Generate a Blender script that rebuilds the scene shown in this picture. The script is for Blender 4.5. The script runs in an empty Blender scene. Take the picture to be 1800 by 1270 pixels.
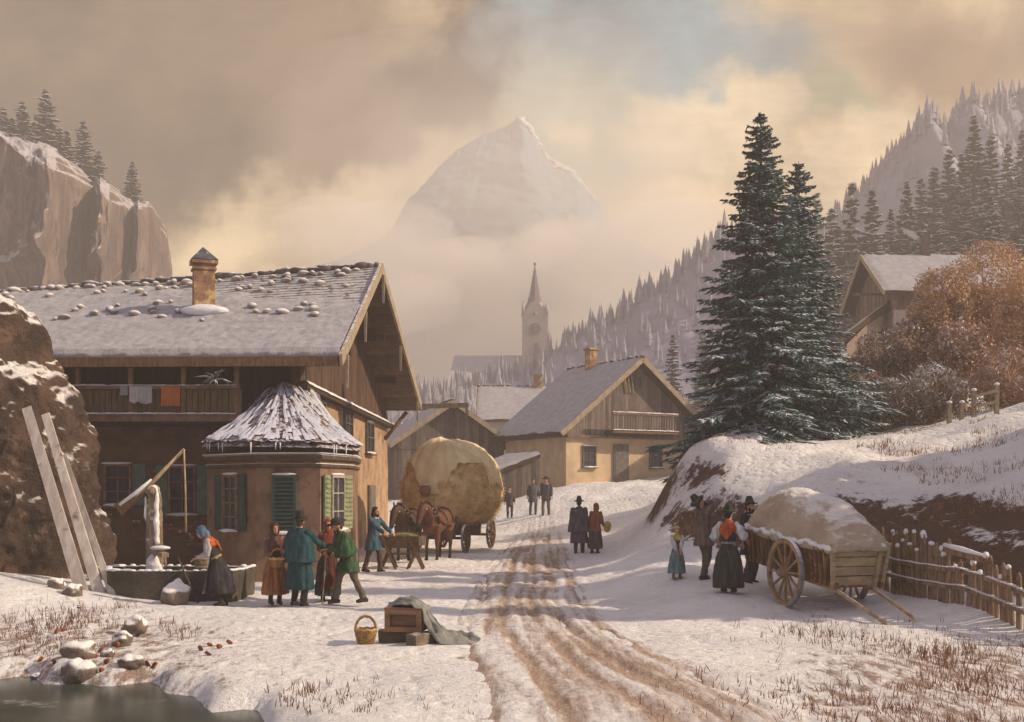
import bpy, math, random
import numpy as np
from mathutils import Vector, Matrix, noise as mn
R=math.radians; PI=math.pi; sin=math.sin; cos=math.cos
S=bpy.context.scene; C=S.collection
F=2000.0; HZ=858.0; CH=2.3
# ---------------- camera, sky, sun, exposure ----------------
cam=bpy.data.objects.new('camera',bpy.data.cameras.new('camera')); C.objects.link(cam)
cam.location=(0,0,CH); cam.rotation_euler=(R(90),0,0)
cam.data.lens=F/1800*36; cam.data.sensor_width=36; cam.data.shift_y=(HZ-635)/1800
cam.data.clip_start=.2; cam.data.clip_end=6000
S.camera=cam
S.render.resolution_x=1024; S.render.resolution_y=722
S.view_settings.view_transform='Standard'; S.view_settings.look='None'
S.view_settings.exposure=.50; S.view_settings.gamma=1
S.cycles.max_bounces=8; S.cycles.volume_bounces=1; S.cycles.transparent_max_bounces=12
SUN_EL=32; SUN_AZ=96   # azimuth clockwise from +Y
sl=bpy.data.lights.new('sun','SUN'); sl.energy=5.0; sl.angle=R(.6); sl.color=(1,.81,.59)
sun=bpy.data.objects.new('sun',sl); C.objects.link(sun); sun.location=(40,-5,40)
sd=Vector((sin(R(SUN_AZ))*cos(R(SUN_EL)),cos(R(SUN_AZ))*cos(R(SUN_EL)),sin(R(SUN_EL))))
sun.rotation_euler=sd.to_track_quat('Z','Y').to_euler()
class NT:
    def __init__(s,t): s.t=t; s.n=t.nodes; s.l=t.links; s.n.clear()
    def new(s,ty,**k):
        n=s.n.new(ty)
        for a,b in k.items():
            if a.startswith('i_'): s.put(n.inputs[a[2:].replace('_',' ')],b)
            else: setattr(n,a,b)
        return n
    def put(s,inp,v):
        if hasattr(v,'is_output'): s.l.new(v,inp)
        else:
            if isinstance(v,(tuple,list)) and len(v)==3 and inp.type=='RGBA': v=(*v,1)
            inp.default_value=v
    def math(s,op,a,b=0,c=0,clamp=False):
        n=s.n.new('ShaderNodeMath'); n.operation=op; n.use_clamp=clamp
        s.put(n.inputs[0],a); s.put(n.inputs[1],b); s.put(n.inputs[2],c); return n.outputs[0]
    def mix(s,f,a,b,bt='MIX'):
        n=s.n.new('ShaderNodeMix'); n.data_type='RGBA'; n.blend_type=bt
        s.put(n.inputs[0],f); s.put(n.inputs[6],a); s.put(n.inputs[7],b); return n.outputs[2]
    def rng(s,v,a,b,c=0,d=1,smooth=True):
        n=s.n.new('ShaderNodeMapRange'); n.interpolation_type='SMOOTHSTEP' if smooth else 'LINEAR'
        for i,q in enumerate((v,a,b,c,d)): s.put(n.inputs[i],q)
        return n.outputs[0]
    def noise(s,vec,sc,det=4,ro=.55,dist=0):
        n=s.n.new('ShaderNodeTexNoise'); s.put(n.inputs['Vector'],vec); n.inputs['Scale'].default_value=sc
        n.inputs['Detail'].default_value=det; n.inputs['Roughness'].default_value=ro; n.inputs['Distortion'].default_value=dist
        return n.outputs[0]
def lin(r,g,b): return tuple((c/255)**2.2 for c in (r,g,b))
# sky: Nishita dome behind broken winter cloud, laid out by direction
W=bpy.data.worlds.new('World'); S.world=W; W.use_nodes=True
w=NT(W.node_tree)
sky=w.new('ShaderNodeTexSky',sky_type='NISHITA',sun_disc=False)
sky.sun_elevation=R(SUN_EL); sky.sun_rotation=R(SUN_AZ)
tc=w.new('ShaderNodeTexCoord'); sp=w.new('ShaderNodeSeparateXYZ'); w.put(sp.inputs[0],tc.outputs['Generated'])
dx,dy,dz=sp.outputs
yy=w.math('MAXIMUM',dy,.12)
u0=w.math('DIVIDE',dx,yy); v0=w.math('DIVIDE',dz,yy)
cb=w.new('ShaderNodeCombineXYZ'); w.put(cb.inputs[0],u0); w.put(cb.inputs[1],v0)
uv=cb.outputs[0]
na=w.new('ShaderNodeTexNoise'); w.put(na.inputs['Vector'],uv); na.inputs['Scale'].default_value=4.5; na.inputs['Detail'].default_value=7; na.inputs['Roughness'].default_value=.55
sn=w.new('ShaderNodeSeparateColor'); w.put(sn.inputs[0],na.outputs['Color'])
uu=w.math('MULTIPLY_ADD',w.math('SUBTRACT',sn.outputs[0],.5),.42,u0)
vv=w.math('MULTIPLY_ADD',w.math('SUBTRACT',sn.outputs[1],.5),.32,v0)
def blob(px,py,rx,ry,rot=0,soft=1.0):
    cu=(px-900)/F; cv=(HZ-py)/F; a=R(rot)
    du=w.math('SUBTRACT',uu,cu); dv=w.math('SUBTRACT',vv,cv)
    p=w.math('ADD',w.math('MULTIPLY',du,cos(a)*F/rx),w.math('MULTIPLY',dv,sin(a)*F/rx))
    q=w.math('ADD',w.math('MULTIPLY',du,-sin(a)*F/ry),w.math('MULTIPLY',dv,cos(a)*F/ry))
    d=w.math('SQRT',w.math('ADD',w.math('MULTIPLY',p,p),w.math('MULTIPLY',q,q)))
    return w.rng(d,1+.5*soft,1-.5*soft)

SKYK=.94; HAZE=True; CLOUD=True
c=w.mix(0,lin(206,178,138),lin(206,178,138))
c=w.mix(blob(150,150,420,520,0,1.1),c,lin(108,92,72))
c=w.mix(blob(420,60,260,230,0,1.2),c,lin(130,111,86))
c=w.mix(blob(800,110,290,95,32,.9),c,lin(84,68,54))
c=w.mix(blob(600,250,110,70,30,.9),c,lin(130,111,86))
c=w.mix(blob(1120,50,210,150,-20,1.0),c,lin(138,156,160))
c=w.mix(blob(1040,250,190,130,20,1.0),c,lin(176,182,158))
c=w.mix(blob(1400,190,130,60,-10,.9),c,lin(176,170,134))
c=w.mix(blob(1180,210,110,90,0,.7),c,lin(234,208,170))
c=w.mix(blob(1420,330,330,100,25,1.0),c,lin(236,206,164))
c=w.mix(blob(1720,60,250,110,0,1.1),c,lin(146,118,88))
c=w.mix(blob(650,420,420,80,10,1.0),c,lin(230,202,158))
# fine streaks of drifting snow cloud
mp=w.new('ShaderNodeMapping'); w.put(mp.inputs[0],uv); mp.inputs['Rotation'].default_value=(0,0,R(-40)); mp.inputs['Scale'].default_value=(1,5,1)
st=w.noise(mp.outputs[0],22,8,.7)
cl=w.noise(uv,9,8,.6)
k=w.math('ADD',w.rng(st,.3,.7,.93,1.07),w.rng(cl,.3,.7,-.22,.22))
c=w.mix(1,c,w.new('ShaderNodeCombineColor',i_Red=k,i_Green=k,i_Blue=k).outputs[0],'MULTIPLY')
# outside the view ahead: cool overcast dome
up=w.math('MAXIMUM',w.rng(dz,.42,.75),w.rng(dy,.25,.0))
c=w.mix(up,c,(.33,.32,.40))
b1=w.new('ShaderNodeBackground'); w.put(b1.inputs[0],c); b1.inputs[1].default_value=SKYK
b2=w.new('ShaderNodeBackground'); w.put(b2.inputs[0],sky.outputs[0]); b2.inputs[1].default_value=.10
ms=w.new('ShaderNodeMixShader'); ms.inputs[0].default_value=.95
w.l.new(b2.outputs[0],ms.inputs[1]); w.l.new(b1.outputs[0],ms.inputs[2])
wo=w.new('ShaderNodeOutputWorld'); w.l.new(ms.outputs[0],wo.inputs[0])
# ---------------- helpers ----------------
def P(px,py,D): return Vector(((px-900)*D/F, D, CH-(py-HZ)*D/F))
def V(*a): return Vector(a)
def tag(o,label=None,cat=None,group=None,kind=None):
    if label: o['label']=label
    if cat: o['category']=cat
    if group: o['group']=group
    if kind: o['kind']=kind
    return o
def empty(name,loc=(0,0,0),rz=0,label=None,cat=None,group=None):
    o=bpy.data.objects.new(name,None); C.objects.link(o); o.location=loc; o.rotation_euler=(0,0,rz); o.empty_display_size=.2
    return tag(o,label,cat,group)
class MB:
    def __init__(s): s.v=[]; s.f=[]; s.m=[]; s.sm=[]; s.mi=0; s.T=None
    def add(s,vs,fs,smooth=False):
        b=len(s.v)
        for p in vs:
            p=Vector(p); s.v.append(s.T@p if s.T else p)
        for f in fs: s.f.append([b+i for i in f]); s.m.append(s.mi); s.sm.append(smooth)
        return s
    def box(s,c,d,rz=0,M=None,taper=1,jit=0):
        hx,hy,hz=d[0]/2,d[1]/2,d[2]/2
        vs=[]
        for z in (-hz,hz):
            t=taper if z>0 else 1
            for x,y in ((-hx,-hy),(hx,-hy),(hx,hy),(-hx,hy)):
                vs.append(Vector((x*t+random.uniform(-jit,jit),y*t+random.uniform(-jit,jit),z+random.uniform(-jit,jit))))
        Rm=Matrix.Rotation(rz,3,'Z') if M is None else M
        c=Vector(c)
        return s.add([Rm@p+c for p in vs],[(0,3,2,1),(4,5,6,7),(0,1,5,4),(1,2,6,5),(2,3,7,6),(3,0,4,7)])
    def beam(s,a,b,w,h=None,up=(0,0,1),taper=1,jit=0):
        a=Vector(a); b=Vector(b); h=h or w; d=(b-a); L=d.length; d.normalize(); up=Vector(up)
        x=d.cross(up)
        if x.length<1e-4: x=d.cross(Vector((0,1,0)))
        x.normalize(); y=x.cross(d)
        vs=[]
        for q,t in ((a,1),(b,taper)):
            for i,j in ((-1,-1),(1,-1),(1,1),(-1,1)): vs.append(q+x*(i*w/2*t+random.uniform(-jit,jit))+y*(j*h/2*t+random.uniform(-jit,jit)))
        return s.add(vs,[(0,1,2,3),(7,6,5,4),(0,4,5,1),(1,5,6,2),(2,6,7,3),(3,7,4,0)])
    def tube(s,pts,r,n=8,caps=True,smooth=True,sq=1):
        pts=[Vector(p) for p in pts]
        if not isinstance(r,(list,tuple)): r=[r]*len(pts)
        ref=Vector((0,0,1)); vs=[]; fs=[]
        d0=(pts[1]-pts[0]).normalized()
        if abs(d0.z)>.9: ref=Vector((0,1,0))
        for i,p in enumerate(pts):
            d=(pts[min(i+1,len(pts)-1)]-pts[max(i-1,0)]).normalized()
            x=d.cross(ref).normalized(); y=x.cross(d)
            for k in range(n):
                a=2*PI*k/n; vs.append(p+(x*cos(a)+y*sin(a)*sq)*r[i])
        for i in range(len(pts)-1):
            for k in range(n):
                k2=(k+1)%n; fs.append((i*n+k,i*n+k2,(i+1)*n+k2,(i+1)*n+k))
        if caps: fs.append(list(range(n))[::-1]); fs.append([(len(pts)-1)*n+k for k in range(n)])
        return s.add(vs,fs,smooth)
    def loft(s,rings,caps=True,smooth=True):
        n=len(rings[0]); vs=[p for r in rings for p in r]; fs=[]
        for i in range(len(rings)-1):
            for k in range(n):
                k2=(k+1)%n; fs.append((i*n+k,i*n+k2,(i+1)*n+k2,(i+1)*n+k))
        if caps: fs.append(list(range(n))[::-1]); fs.append([(len(rings)-1)*n+k for k in range(n)])
        return s.add(vs,fs,smooth)
    def lathe(s,c,prof,n=20,sx=1,sy=1,smooth=True,wob=None):
        c=Vector(c); rings=[]
        for r,z in prof:
            rings.append([c+Vector((r*sx*cos(2*PI*k/n)*(wob(k/n,z) if wob else 1),r*sy*sin(2*PI*k/n)*(wob(k/n,z) if wob else 1),z)) for k in range(n)])
        return s.loft(rings,True,smooth)
    def ell(s,c,r,nu=12,nv=8,M=None,noise_=0,ns=2):
        c=Vector(c); rings=[]
        if not isinstance(r,(tuple,list)): r=(r,r,r)
        vs=[];fs=[]
        for j in range(nv+1):
            t=PI*j/nv
            for k in range(nu):
                a=2*PI*k/nu; p=Vector((sin(t)*cos(a)*r[0],sin(t)*sin(a)*r[1],-cos(t)*r[2]))
                if j in (0,nv): p=Vector((0,0,-cos(t)*r[2]))
                if noise_: p*=1+noise_*mn.noise((p+c)*ns)
                if M is not None: p=M@p
                vs.append(c+p)
        # merge poles
        b=[vs[0]]+vs[nu:nu*nv]+[vs[nu*nv]]
        for k in range(nu): fs.append((0,1+(k+1)%nu,1+k))
        for j in range(nv-2):
            for k in range(nu):
                k2=(k+1)%nu; fs.append((1+j*nu+k,1+j*nu+k2,1+(j+1)*nu+k2,1+(j+1)*nu+k))
        L=len(b)-1; o=1+(nv-2)*nu
        for k in range(nu): fs.append((o+k,o+(k+1)%nu,L))
        return s.add(b,fs,True)
    def grid(s,fn,nu,nv,smooth=True,flip=False):
        vs=[fn(i/nu,j/nv) for j in range(nv+1) for i in range(nu+1)]; fs=[]
        for j in range(nv):
            for i in range(nu):
                a=j*(nu+1)+i; q=(a,a+1,a+nu+2,a+nu+1); fs.append(q[::-1] if flip else q)
        return s.add(vs,fs,smooth)
    def prism(s,poly,off):
        poly=[Vector(p) for p in poly]; off=Vector(off); n=len(poly)
        vs=poly+[p+off for p in poly]
        fs=[list(range(n))[::-1],[n+i for i in range(n)]]+[(i,(i+1)%n,n+(i+1)%n,n+i) for i in range(n)]
        return s.add(vs,fs)
    def mesh(s,name):
        me=bpy.data.meshes.new(name); me.from_pydata([tuple(p) for p in s.v],[],s.f)
        me.polygons.foreach_set('material_index',s.m); me.polygons.foreach_set('use_smooth',s.sm)
        me.validate(); me.update(); return me
    def build(s,name,mats,parent=None,fixn=False,local=False):
        me=s.mesh(name)
        for m in (mats if isinstance(mats,(list,tuple)) else [mats]): me.materials.append(m)
        if fixn: fixnormals(me)
        return link(name,me,parent,local)
def fixnormals(me):
    import bmesh
    b=bmesh.new(); b.from_mesh(me); bmesh.ops.recalc_face_normals(b,faces=b.faces); b.to_mesh(me); b.free()
def link(name,me,parent=None,local=False):
    o=bpy.data.objects.new(name,me); C.objects.link(o)
    if parent is not None:
        o.parent=parent
        if not local:
            base=parent
            M=Matrix.Identity(4)
            while base is not None:
                M=(Matrix.LocRotScale(base.location,base.rotation_euler,base.scale))@M if base is parent else (Matrix.LocRotScale(base.location,base.rotation_euler,base.scale)@M)
                base=base.parent
            me.transform(M.inverted())
    return o
def remesh(mb,voxel,smooth=2,disp=None):
    me=mb.mesh('t'); fixnormals(me); o=bpy.data.objects.new('t',me); C.objects.link(o)
    m=o.modifiers.new('r','REMESH'); m.mode='VOXEL'; m.voxel_size=voxel; m.use_smooth_shade=True
    if smooth: q=o.modifiers.new('s','SMOOTH'); q.iterations=smooth; q.factor=.5
    dg=bpy.context.evaluated_depsgraph_get(); ev=o.evaluated_get(dg)
    r=bpy.data.meshes.new_from_object(ev); bpy.data.objects.remove(o)
    r.materials.clear()
    if disp:
        n=len(r.vertices); co=np.empty(n*3); r.vertices.foreach_get('co',co); co=co.reshape(-1,3)
        no=np.empty(n*3); r.vertex_normals.foreach_get('vector',no); no=no.reshape(-1,3)
        d=np.array([disp(Vector(p),Vector(q)) for p,q in zip(co,no)]); co+=no*d[:,None]
        r.vertices.foreach_set('co',co.ravel()); r.update()
    r.polygons.foreach_set('use_smooth',[True]*len(r.polygons))
    return r
def copy_tree(o,parent=None):
    c=o.copy(); C.objects.link(c); c.parent=parent
    for ch in list(o.children): copy_tree(ch,c)
    return c
# ---------------- materials ----------------
MAT={}
def mat(name,c1,c2=None,sc=5,rough=.85,bump=.15,bsc=None,stretch=(1,1,1),snow=None,snowc=(.80,.79,.83),
        boards=None,c3=None,c3t=(.6,.7),c3s=3,spec=.2,tr=0,lo=.35,hi=.65,bdist=None):
    if name in MAT: return MAT[name]
    m=bpy.data.materials.new(name); m.use_nodes=True; t=NT(m.node_tree); MAT[name]=m
    co=t.new('ShaderNodeTexCoord').outputs['Object']
    mp=t.new('ShaderNodeMapping'); t.put(mp.inputs[0],co); mp.inputs['Scale'].default_value=stretch
    n1=t.noise(mp.outputs[0],sc,7,.6)
    col=t.mix(t.rng(n1,lo,hi),c1,c2 or tuple(x*.75 for x in c1))
    h=t.noise(mp.outputs[0],bsc or sc*4,6,.65)
    if boards:
        ax,wd,dark=boards
        s=t.new('ShaderNodeSeparateXYZ'); t.put(s.inputs[0],co)
        if ax=='XY': q=t.math('ADD',s.outputs[0],s.outputs[1])
        elif ax=='Y-X': q=t.math('SUBTRACT',s.outputs[1],s.outputs[0])
        else: q=s.outputs['XYZ'.index(ax)]
        q=t.math('DIVIDE',q,wd); fl=t.math('FLOOR',q); fr=t.math('FRACT',q)
        wn=t.new('ShaderNodeTexWhiteNoise',noise_dimensions='1D'); t.put(wn.inputs['W'],fl)
        k=t.rng(wn.outputs['Value'],0,1,.62,1.3,False)
        col=t.mix(1,col,t.new('ShaderNodeCombineColor',i_Red=k,i_Green=k,i_Blue=k).outputs[0],'MULTIPLY')
        gap=t.math('MULTIPLY',t.rng(fr,.0,.10,1,0),dark)
        col=t.mix(gap,col,tuple(x*.15 for x in c1))
        h=t.math('SUBTRACT',h,t.math('MULTIPLY',gap,1.5))
    if c3: col=t.mix(t.rng(t.noise(co,c3s,6,.65),*c3t),col,c3)
    if snow:
        g=t.new('ShaderNodeNewGeometry'); sn=t.new('ShaderNodeSeparateXYZ'); t.put(sn.inputs[0],g.outputs['True Normal'] if len(snow)>3 else g.outputs['Normal'])
        z=t.math('ADD',sn.outputs[2],t.math('MULTIPLY',t.math('SUBTRACT',t.noise(co,snow[2],7,.7),.5),1.1))
        col=t.mix(t.rng(z,snow[0],snow[1]),col,snowc)
    bs=t.new('ShaderNodeBsdfPrincipled'); t.put(bs.inputs['Base Color'],col); bs.inputs['Roughness'].default_value=rough
    bs.inputs['Specular IOR Level'].default_value=spec
    if tr: bs.inputs['Transmission Weight'].default_value=tr
    bp=t.new('ShaderNodeBump'); bp.inputs['Strength'].default_value=min(1,bump*3); bp.inputs['Distance'].default_value=bdist or bump*.15
    t.put(bp.inputs['Height'],h); t.put(bs.inputs['Normal'],bp.outputs[0])
    o=t.new('ShaderNodeOutputMaterial'); t.l.new(bs.outputs[0],o.inputs[0])
    return m
SNOW=(.82,.81,.83)
snow_m=lambda: mat('snow',SNOW,(.70,.69,.74),sc=3,bump=.25,bsc=22,rough=.75)
wood_dark=lambda: mat('dark_wood',(.075,.042,.026),(.035,.022,.016),sc=3,stretch=(6,6,1),bump=.2)
wood_brown=lambda: mat('brown_wood',(.20,.115,.06),(.10,.055,.03),sc=4,stretch=(5,5,1),bump=.2)
wood_pale=lambda: mat('weathered_wood',(.36,.28,.19),(.20,.15,.10),sc=4,stretch=(4,4,1),bump=.2)
# ---------------- ground ----------------
CP=[(-3,8,0),(3,8,0),(9,8,.1),(-3,11,0),(3,14,0),(-2.5,14,0),(6,16,.05),(0,20,0),(0,25,0),(-3,22,0),(3,24,.08),(0,30,0),(1.8,36,.03),(-2,36,0),(-5,26,0),
(-8,29,0),(-12,32,.1),(-3,42,0),(0,45,.02),(-8,15.8,.04),(-4.8,15.2,.0),(-2.5,12.4,-.0),(-10,19,.3),(-12,21,.6),(-6,18.5,.03),(-8,22,.12),(-10.5,23,.5),(-7,24,.05),
(-12,8,-.2),(-12,15,.15),(-20,20,1.5),(-20,8,.3)]
for px,py,D in [(1440,1075,20.8),(1235,1020,24.1),(1280,1040,22.6),(1190,1012,24.5),(1390,1066,21.6),(1545,1068,20.7),(1800,1118,17.5),(1560,975,24),
 (1600,885,26.5),(1800,960,22),(1800,1010,19.6),(1800,860,25),(1700,800,30),(1800,730,34),(1560,790,34),(1450,830,30),(1400,870,27.5),(1400,985,25.6),(1250,945,30.6),(1130,948,34),(1168,938,31.5),(1185,962,29.5),(1230,972,28),(1300,965,28.5),
 (1250,852,32),(1165,930,33),(1200,800,36),(1335,785,38),(1500,762,39),(1560,765,38),(1180,832,38),(1146,922,36.5),(1120,932,39),(1150,850,60),(1000,862,60),(1100,940,41),(1100,900,50),(1100,978,33),
 (870,892,60),(780,945,52),(1700,700,62),(1550,640,72),(1480,715,60),(1800,660,80),(1230,838,66),(1400,775,55),(1500,600,110),(1700,470,150),(1800,420,180),(1450,640,140),(690,905,60),(1040,955,39)]:
    p=P(px,py,D); CP.append(tuple(p))
CP+=[(0,200,5),(-30,100,3),(-50,200,8),(0,330,10),(15,120,8),(-30,60,2),(-30,25,2.5),(-25,40,1.2),(-100,60,8),(-100,200,15),(-120,330,20),(-60,0,2),
(18,24,4.5),(22,30,7),(20,16,2.5),(14,14,.8),(30,20,8),(40,40,12),(18,4,1),(60,60,16),(60,0,8),(120,20,20),(120,120,45),(120,200,60),(160,330,60),(60,330,30),(0,-25,0),(20,-25,1),(-20,-25,0),(10,0,.1),(200,-25,20),(200,330,70),(-200,-25,5),(-200,330,25),(200,150,65)]
A=np.array(CP,float); n=len(A)
def U2(d2): return np.where(d2>0,d2*np.log(np.maximum(d2,1e-9)),0)
# work in a warped plane so that near detail and far slopes have like scale
def warp(x,y):
    r=np.sqrt(x*x+y*y)+1e-6; s=np.log1p(r/12)*12/r
    return x*s,y*s
wx,wy=warp(A[:,0],A[:,1])
K=U2((wx[:,None]-wx)**2+(wy[:,None]-wy)**2)+np.eye(n)*.12
Pm=np.c_[np.ones(n),wx,wy]
Lm=np.block([[K,Pm],[Pm.T,np.zeros((3,3))]])
NCP=n; wt=np.linalg.solve(Lm,np.r_[A[:,2],0,0,0])
def gzn(x,y):
    x=np.asarray(x,float); y=np.asarray(y,float); ax,ay=warp(x,y)
    z=wt[NCP]+wt[NCP+1]*ax+wt[NCP+2]*ay
    for i in range(NCP): z=z+wt[i]*U2((ax-wx[i])**2+(ay-wy[i])**2)
    e=(((np.asarray(x,float)+6.5)/4.34)**2+((np.asarray(y,float)-9)/5.76)**2)**.5+.035*np.sin(np.asarray(x,float)*3.1)+.03*np.sin(np.asarray(x,float)*7.3+1)
    k=np.clip((1.10-e)/.20,0,1); k=k*k*(3-2*k); return z*(1-k)+np.minimum(z,-.45)*k
def gz(x,y): return float(gzn([x],[y])[0])
def G(x,y,dz=0): return Vector((x,y,gz(x,y)+dz))
def GP(px,D,dz=0): return G((px-900)*D/F,D,dz)
def hit(px,py,d0=9,d1=200):     # where the pixel's ray meets the ground
    D=d0
    while D<d1:
        p=P(px,py,D)
        if p.z<=gz(p.x,p.y): return Vector((p.x,p.y,gz(p.x,p.y)))
        D*=1.01
    return P(px,py,d1)
road_c=[(2.4,6),(1.42,11.2),(1.05,13.5),(.7,15.7),(.40,19),(.36,24),(.56,32),(.9,45),(1.4,56),(2.4,66),(2.6,80)]
road_w=[2.6,2.05,1.8,1.65,1.5,1.45,1.55,1.4,1.1,.9,.8]
def road_x(y): return float(np.interp(y,[c[1] for c in road_c],[c[0] for c in road_c]))
def road_hw(y): return float(np.interp(y,[c[1] for c in road_c],road_w))
xs=8*np.sinh(np.linspace(-1,1,430)*math.asinh(230/8)); 
ys=[6.0]
while ys[-1]<253: ys.append(ys[-1]+.0088*(ys[-1]+6))
ys=[-40,-20,-5,2]+ys; ys=np.array(ys)
X,Y=np.meshgrid(xs,ys); Z=gzn(X.ravel(),Y.ravel()).reshape(X.shape)
for j in range(len(ys)):
    if ys[j]>95: continue
    for i in range(len(xs)):
        x,y=xs[i],ys[j]
        if abs(x)>.5*y+6 : continue
        q=Vector((x,y,0)); rd=abs(x-road_x(y))/road_hw(y)
        am=.5+min(1,max(0,rd-.6))*.5
        Z[j,i]+= am*(.035*mn.noise(q*2.1)+.10*mn.noise(q*.6)+.018*mn.noise(q*6))
        b=min(1,max(0,(Z[j,i]-.8)/1.5))
        Z[j,i]+= b*(.22*mn.noise(q*.7+Vector((5,0,0)))+.07*mn.noise(q*2.4))
        Z[j,i]-= .05*max(0,1-rd**2)
grass=np.zeros(X.shape)
def gmask(x,y,z):
    px=900+F*x/max(y,1); py=HZ-(z-CH)*F/max(y,1)
    g=0
    g=max(g,.75*min(1,max(0,(px-1180-.8*(1270-py))/260))*min(1,max(0,(py-1095)/60)))
    g=max(g,.75*min(1,max(0,(560-px)/300))*min(1,max(0,(py-1050)/60)))
    g=max(g,.30*min(1,max(0,1-abs(px-1500)/320))*min(1,max(0,(py-700)/50))*(1 if py<940 else .3))
    return g
for j in range(len(ys)):
    if not 6<=ys[j]<60: continue
    for i in range(len(xs)):
        if abs(xs[i])<.5*ys[j]+3: grass[j,i]=gmask(xs[i],ys[j],Z[j,i])
EP=[[(1160,928),(1180,895),(1235,882),(1320,888),(1400,890),(1420,930),(1380,1000),(1250,950),(1200,945)],[(1192,852),(1205,822),(1250,815),(1300,832),(1322,846),(1250,842),(1215,856)],
 [(1400,885),(1480,870),(1540,885),(1640,910),(1740,945),(1830,960),(1850,1060),(1700,1030),(1560,1000),(1440,990)],[(1590,875),(1680,868),(1850,905),(1850,955),(1740,930),(1650,905)]]
def inpoly(x,y,P_):
    c=False; j=len(P_)-1
    for i in range(len(P_)):
        if (P_[i][1]>y)!=(P_[j][1]>y) and x<(P_[j][0]-P_[i][0])*(y-P_[i][1])/(P_[j][1]-P_[i][1])+P_[i][0]: c=not c
        j=i
    return c
earth=np.zeros(X.shape)
for j in range(len(ys)):
    if not 18<=ys[j]<40: continue
    for i in range(len(xs)):
        x,y,z=xs[i],ys[j],Z[j,i]
        if not 2<x<.5*y+3 or z<.25: continue
        px=900+F*x/y+26*mn.noise(V(x*1.1,y*1.1,0))+10*mn.noise(V(x*4,y*4,3)); py=HZ-(z-CH)*F/y+14*mn.noise(V(x*1.3,y*1.3,7))+6*mn.noise(V(x*4,y*4,9))
        if any(inpoly(px,py,q) for q in EP): earth[j,i]=1; Z[j,i]-=.06
for _ in range(3):
    e2=earth.copy(); e2[1:-1,1:-1]=(earth[1:-1,1:-1]*2+earth[:-2,1:-1]+earth[2:,1:-1]+earth[1:-1,:-2]+earth[1:-1,2:])/6; earth=e2
nx,ny=len(xs),len(ys)
me=bpy.data.meshes.new('ground')
me.from_pydata(np.c_[X.ravel(),Y.ravel(),Z.ravel()].tolist(),[],[(j*nx+i,j*nx+i+1,(j+1)*nx+i+1,(j+1)*nx+i) for j in range(ny-1) for i in range(nx-1)])
me.polygons.foreach_set('use_smooth',[True]*len(me.polygons))
at=me.attributes.new('grass','FLOAT','POINT'); at.data.foreach_set('value',grass.ravel())
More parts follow.
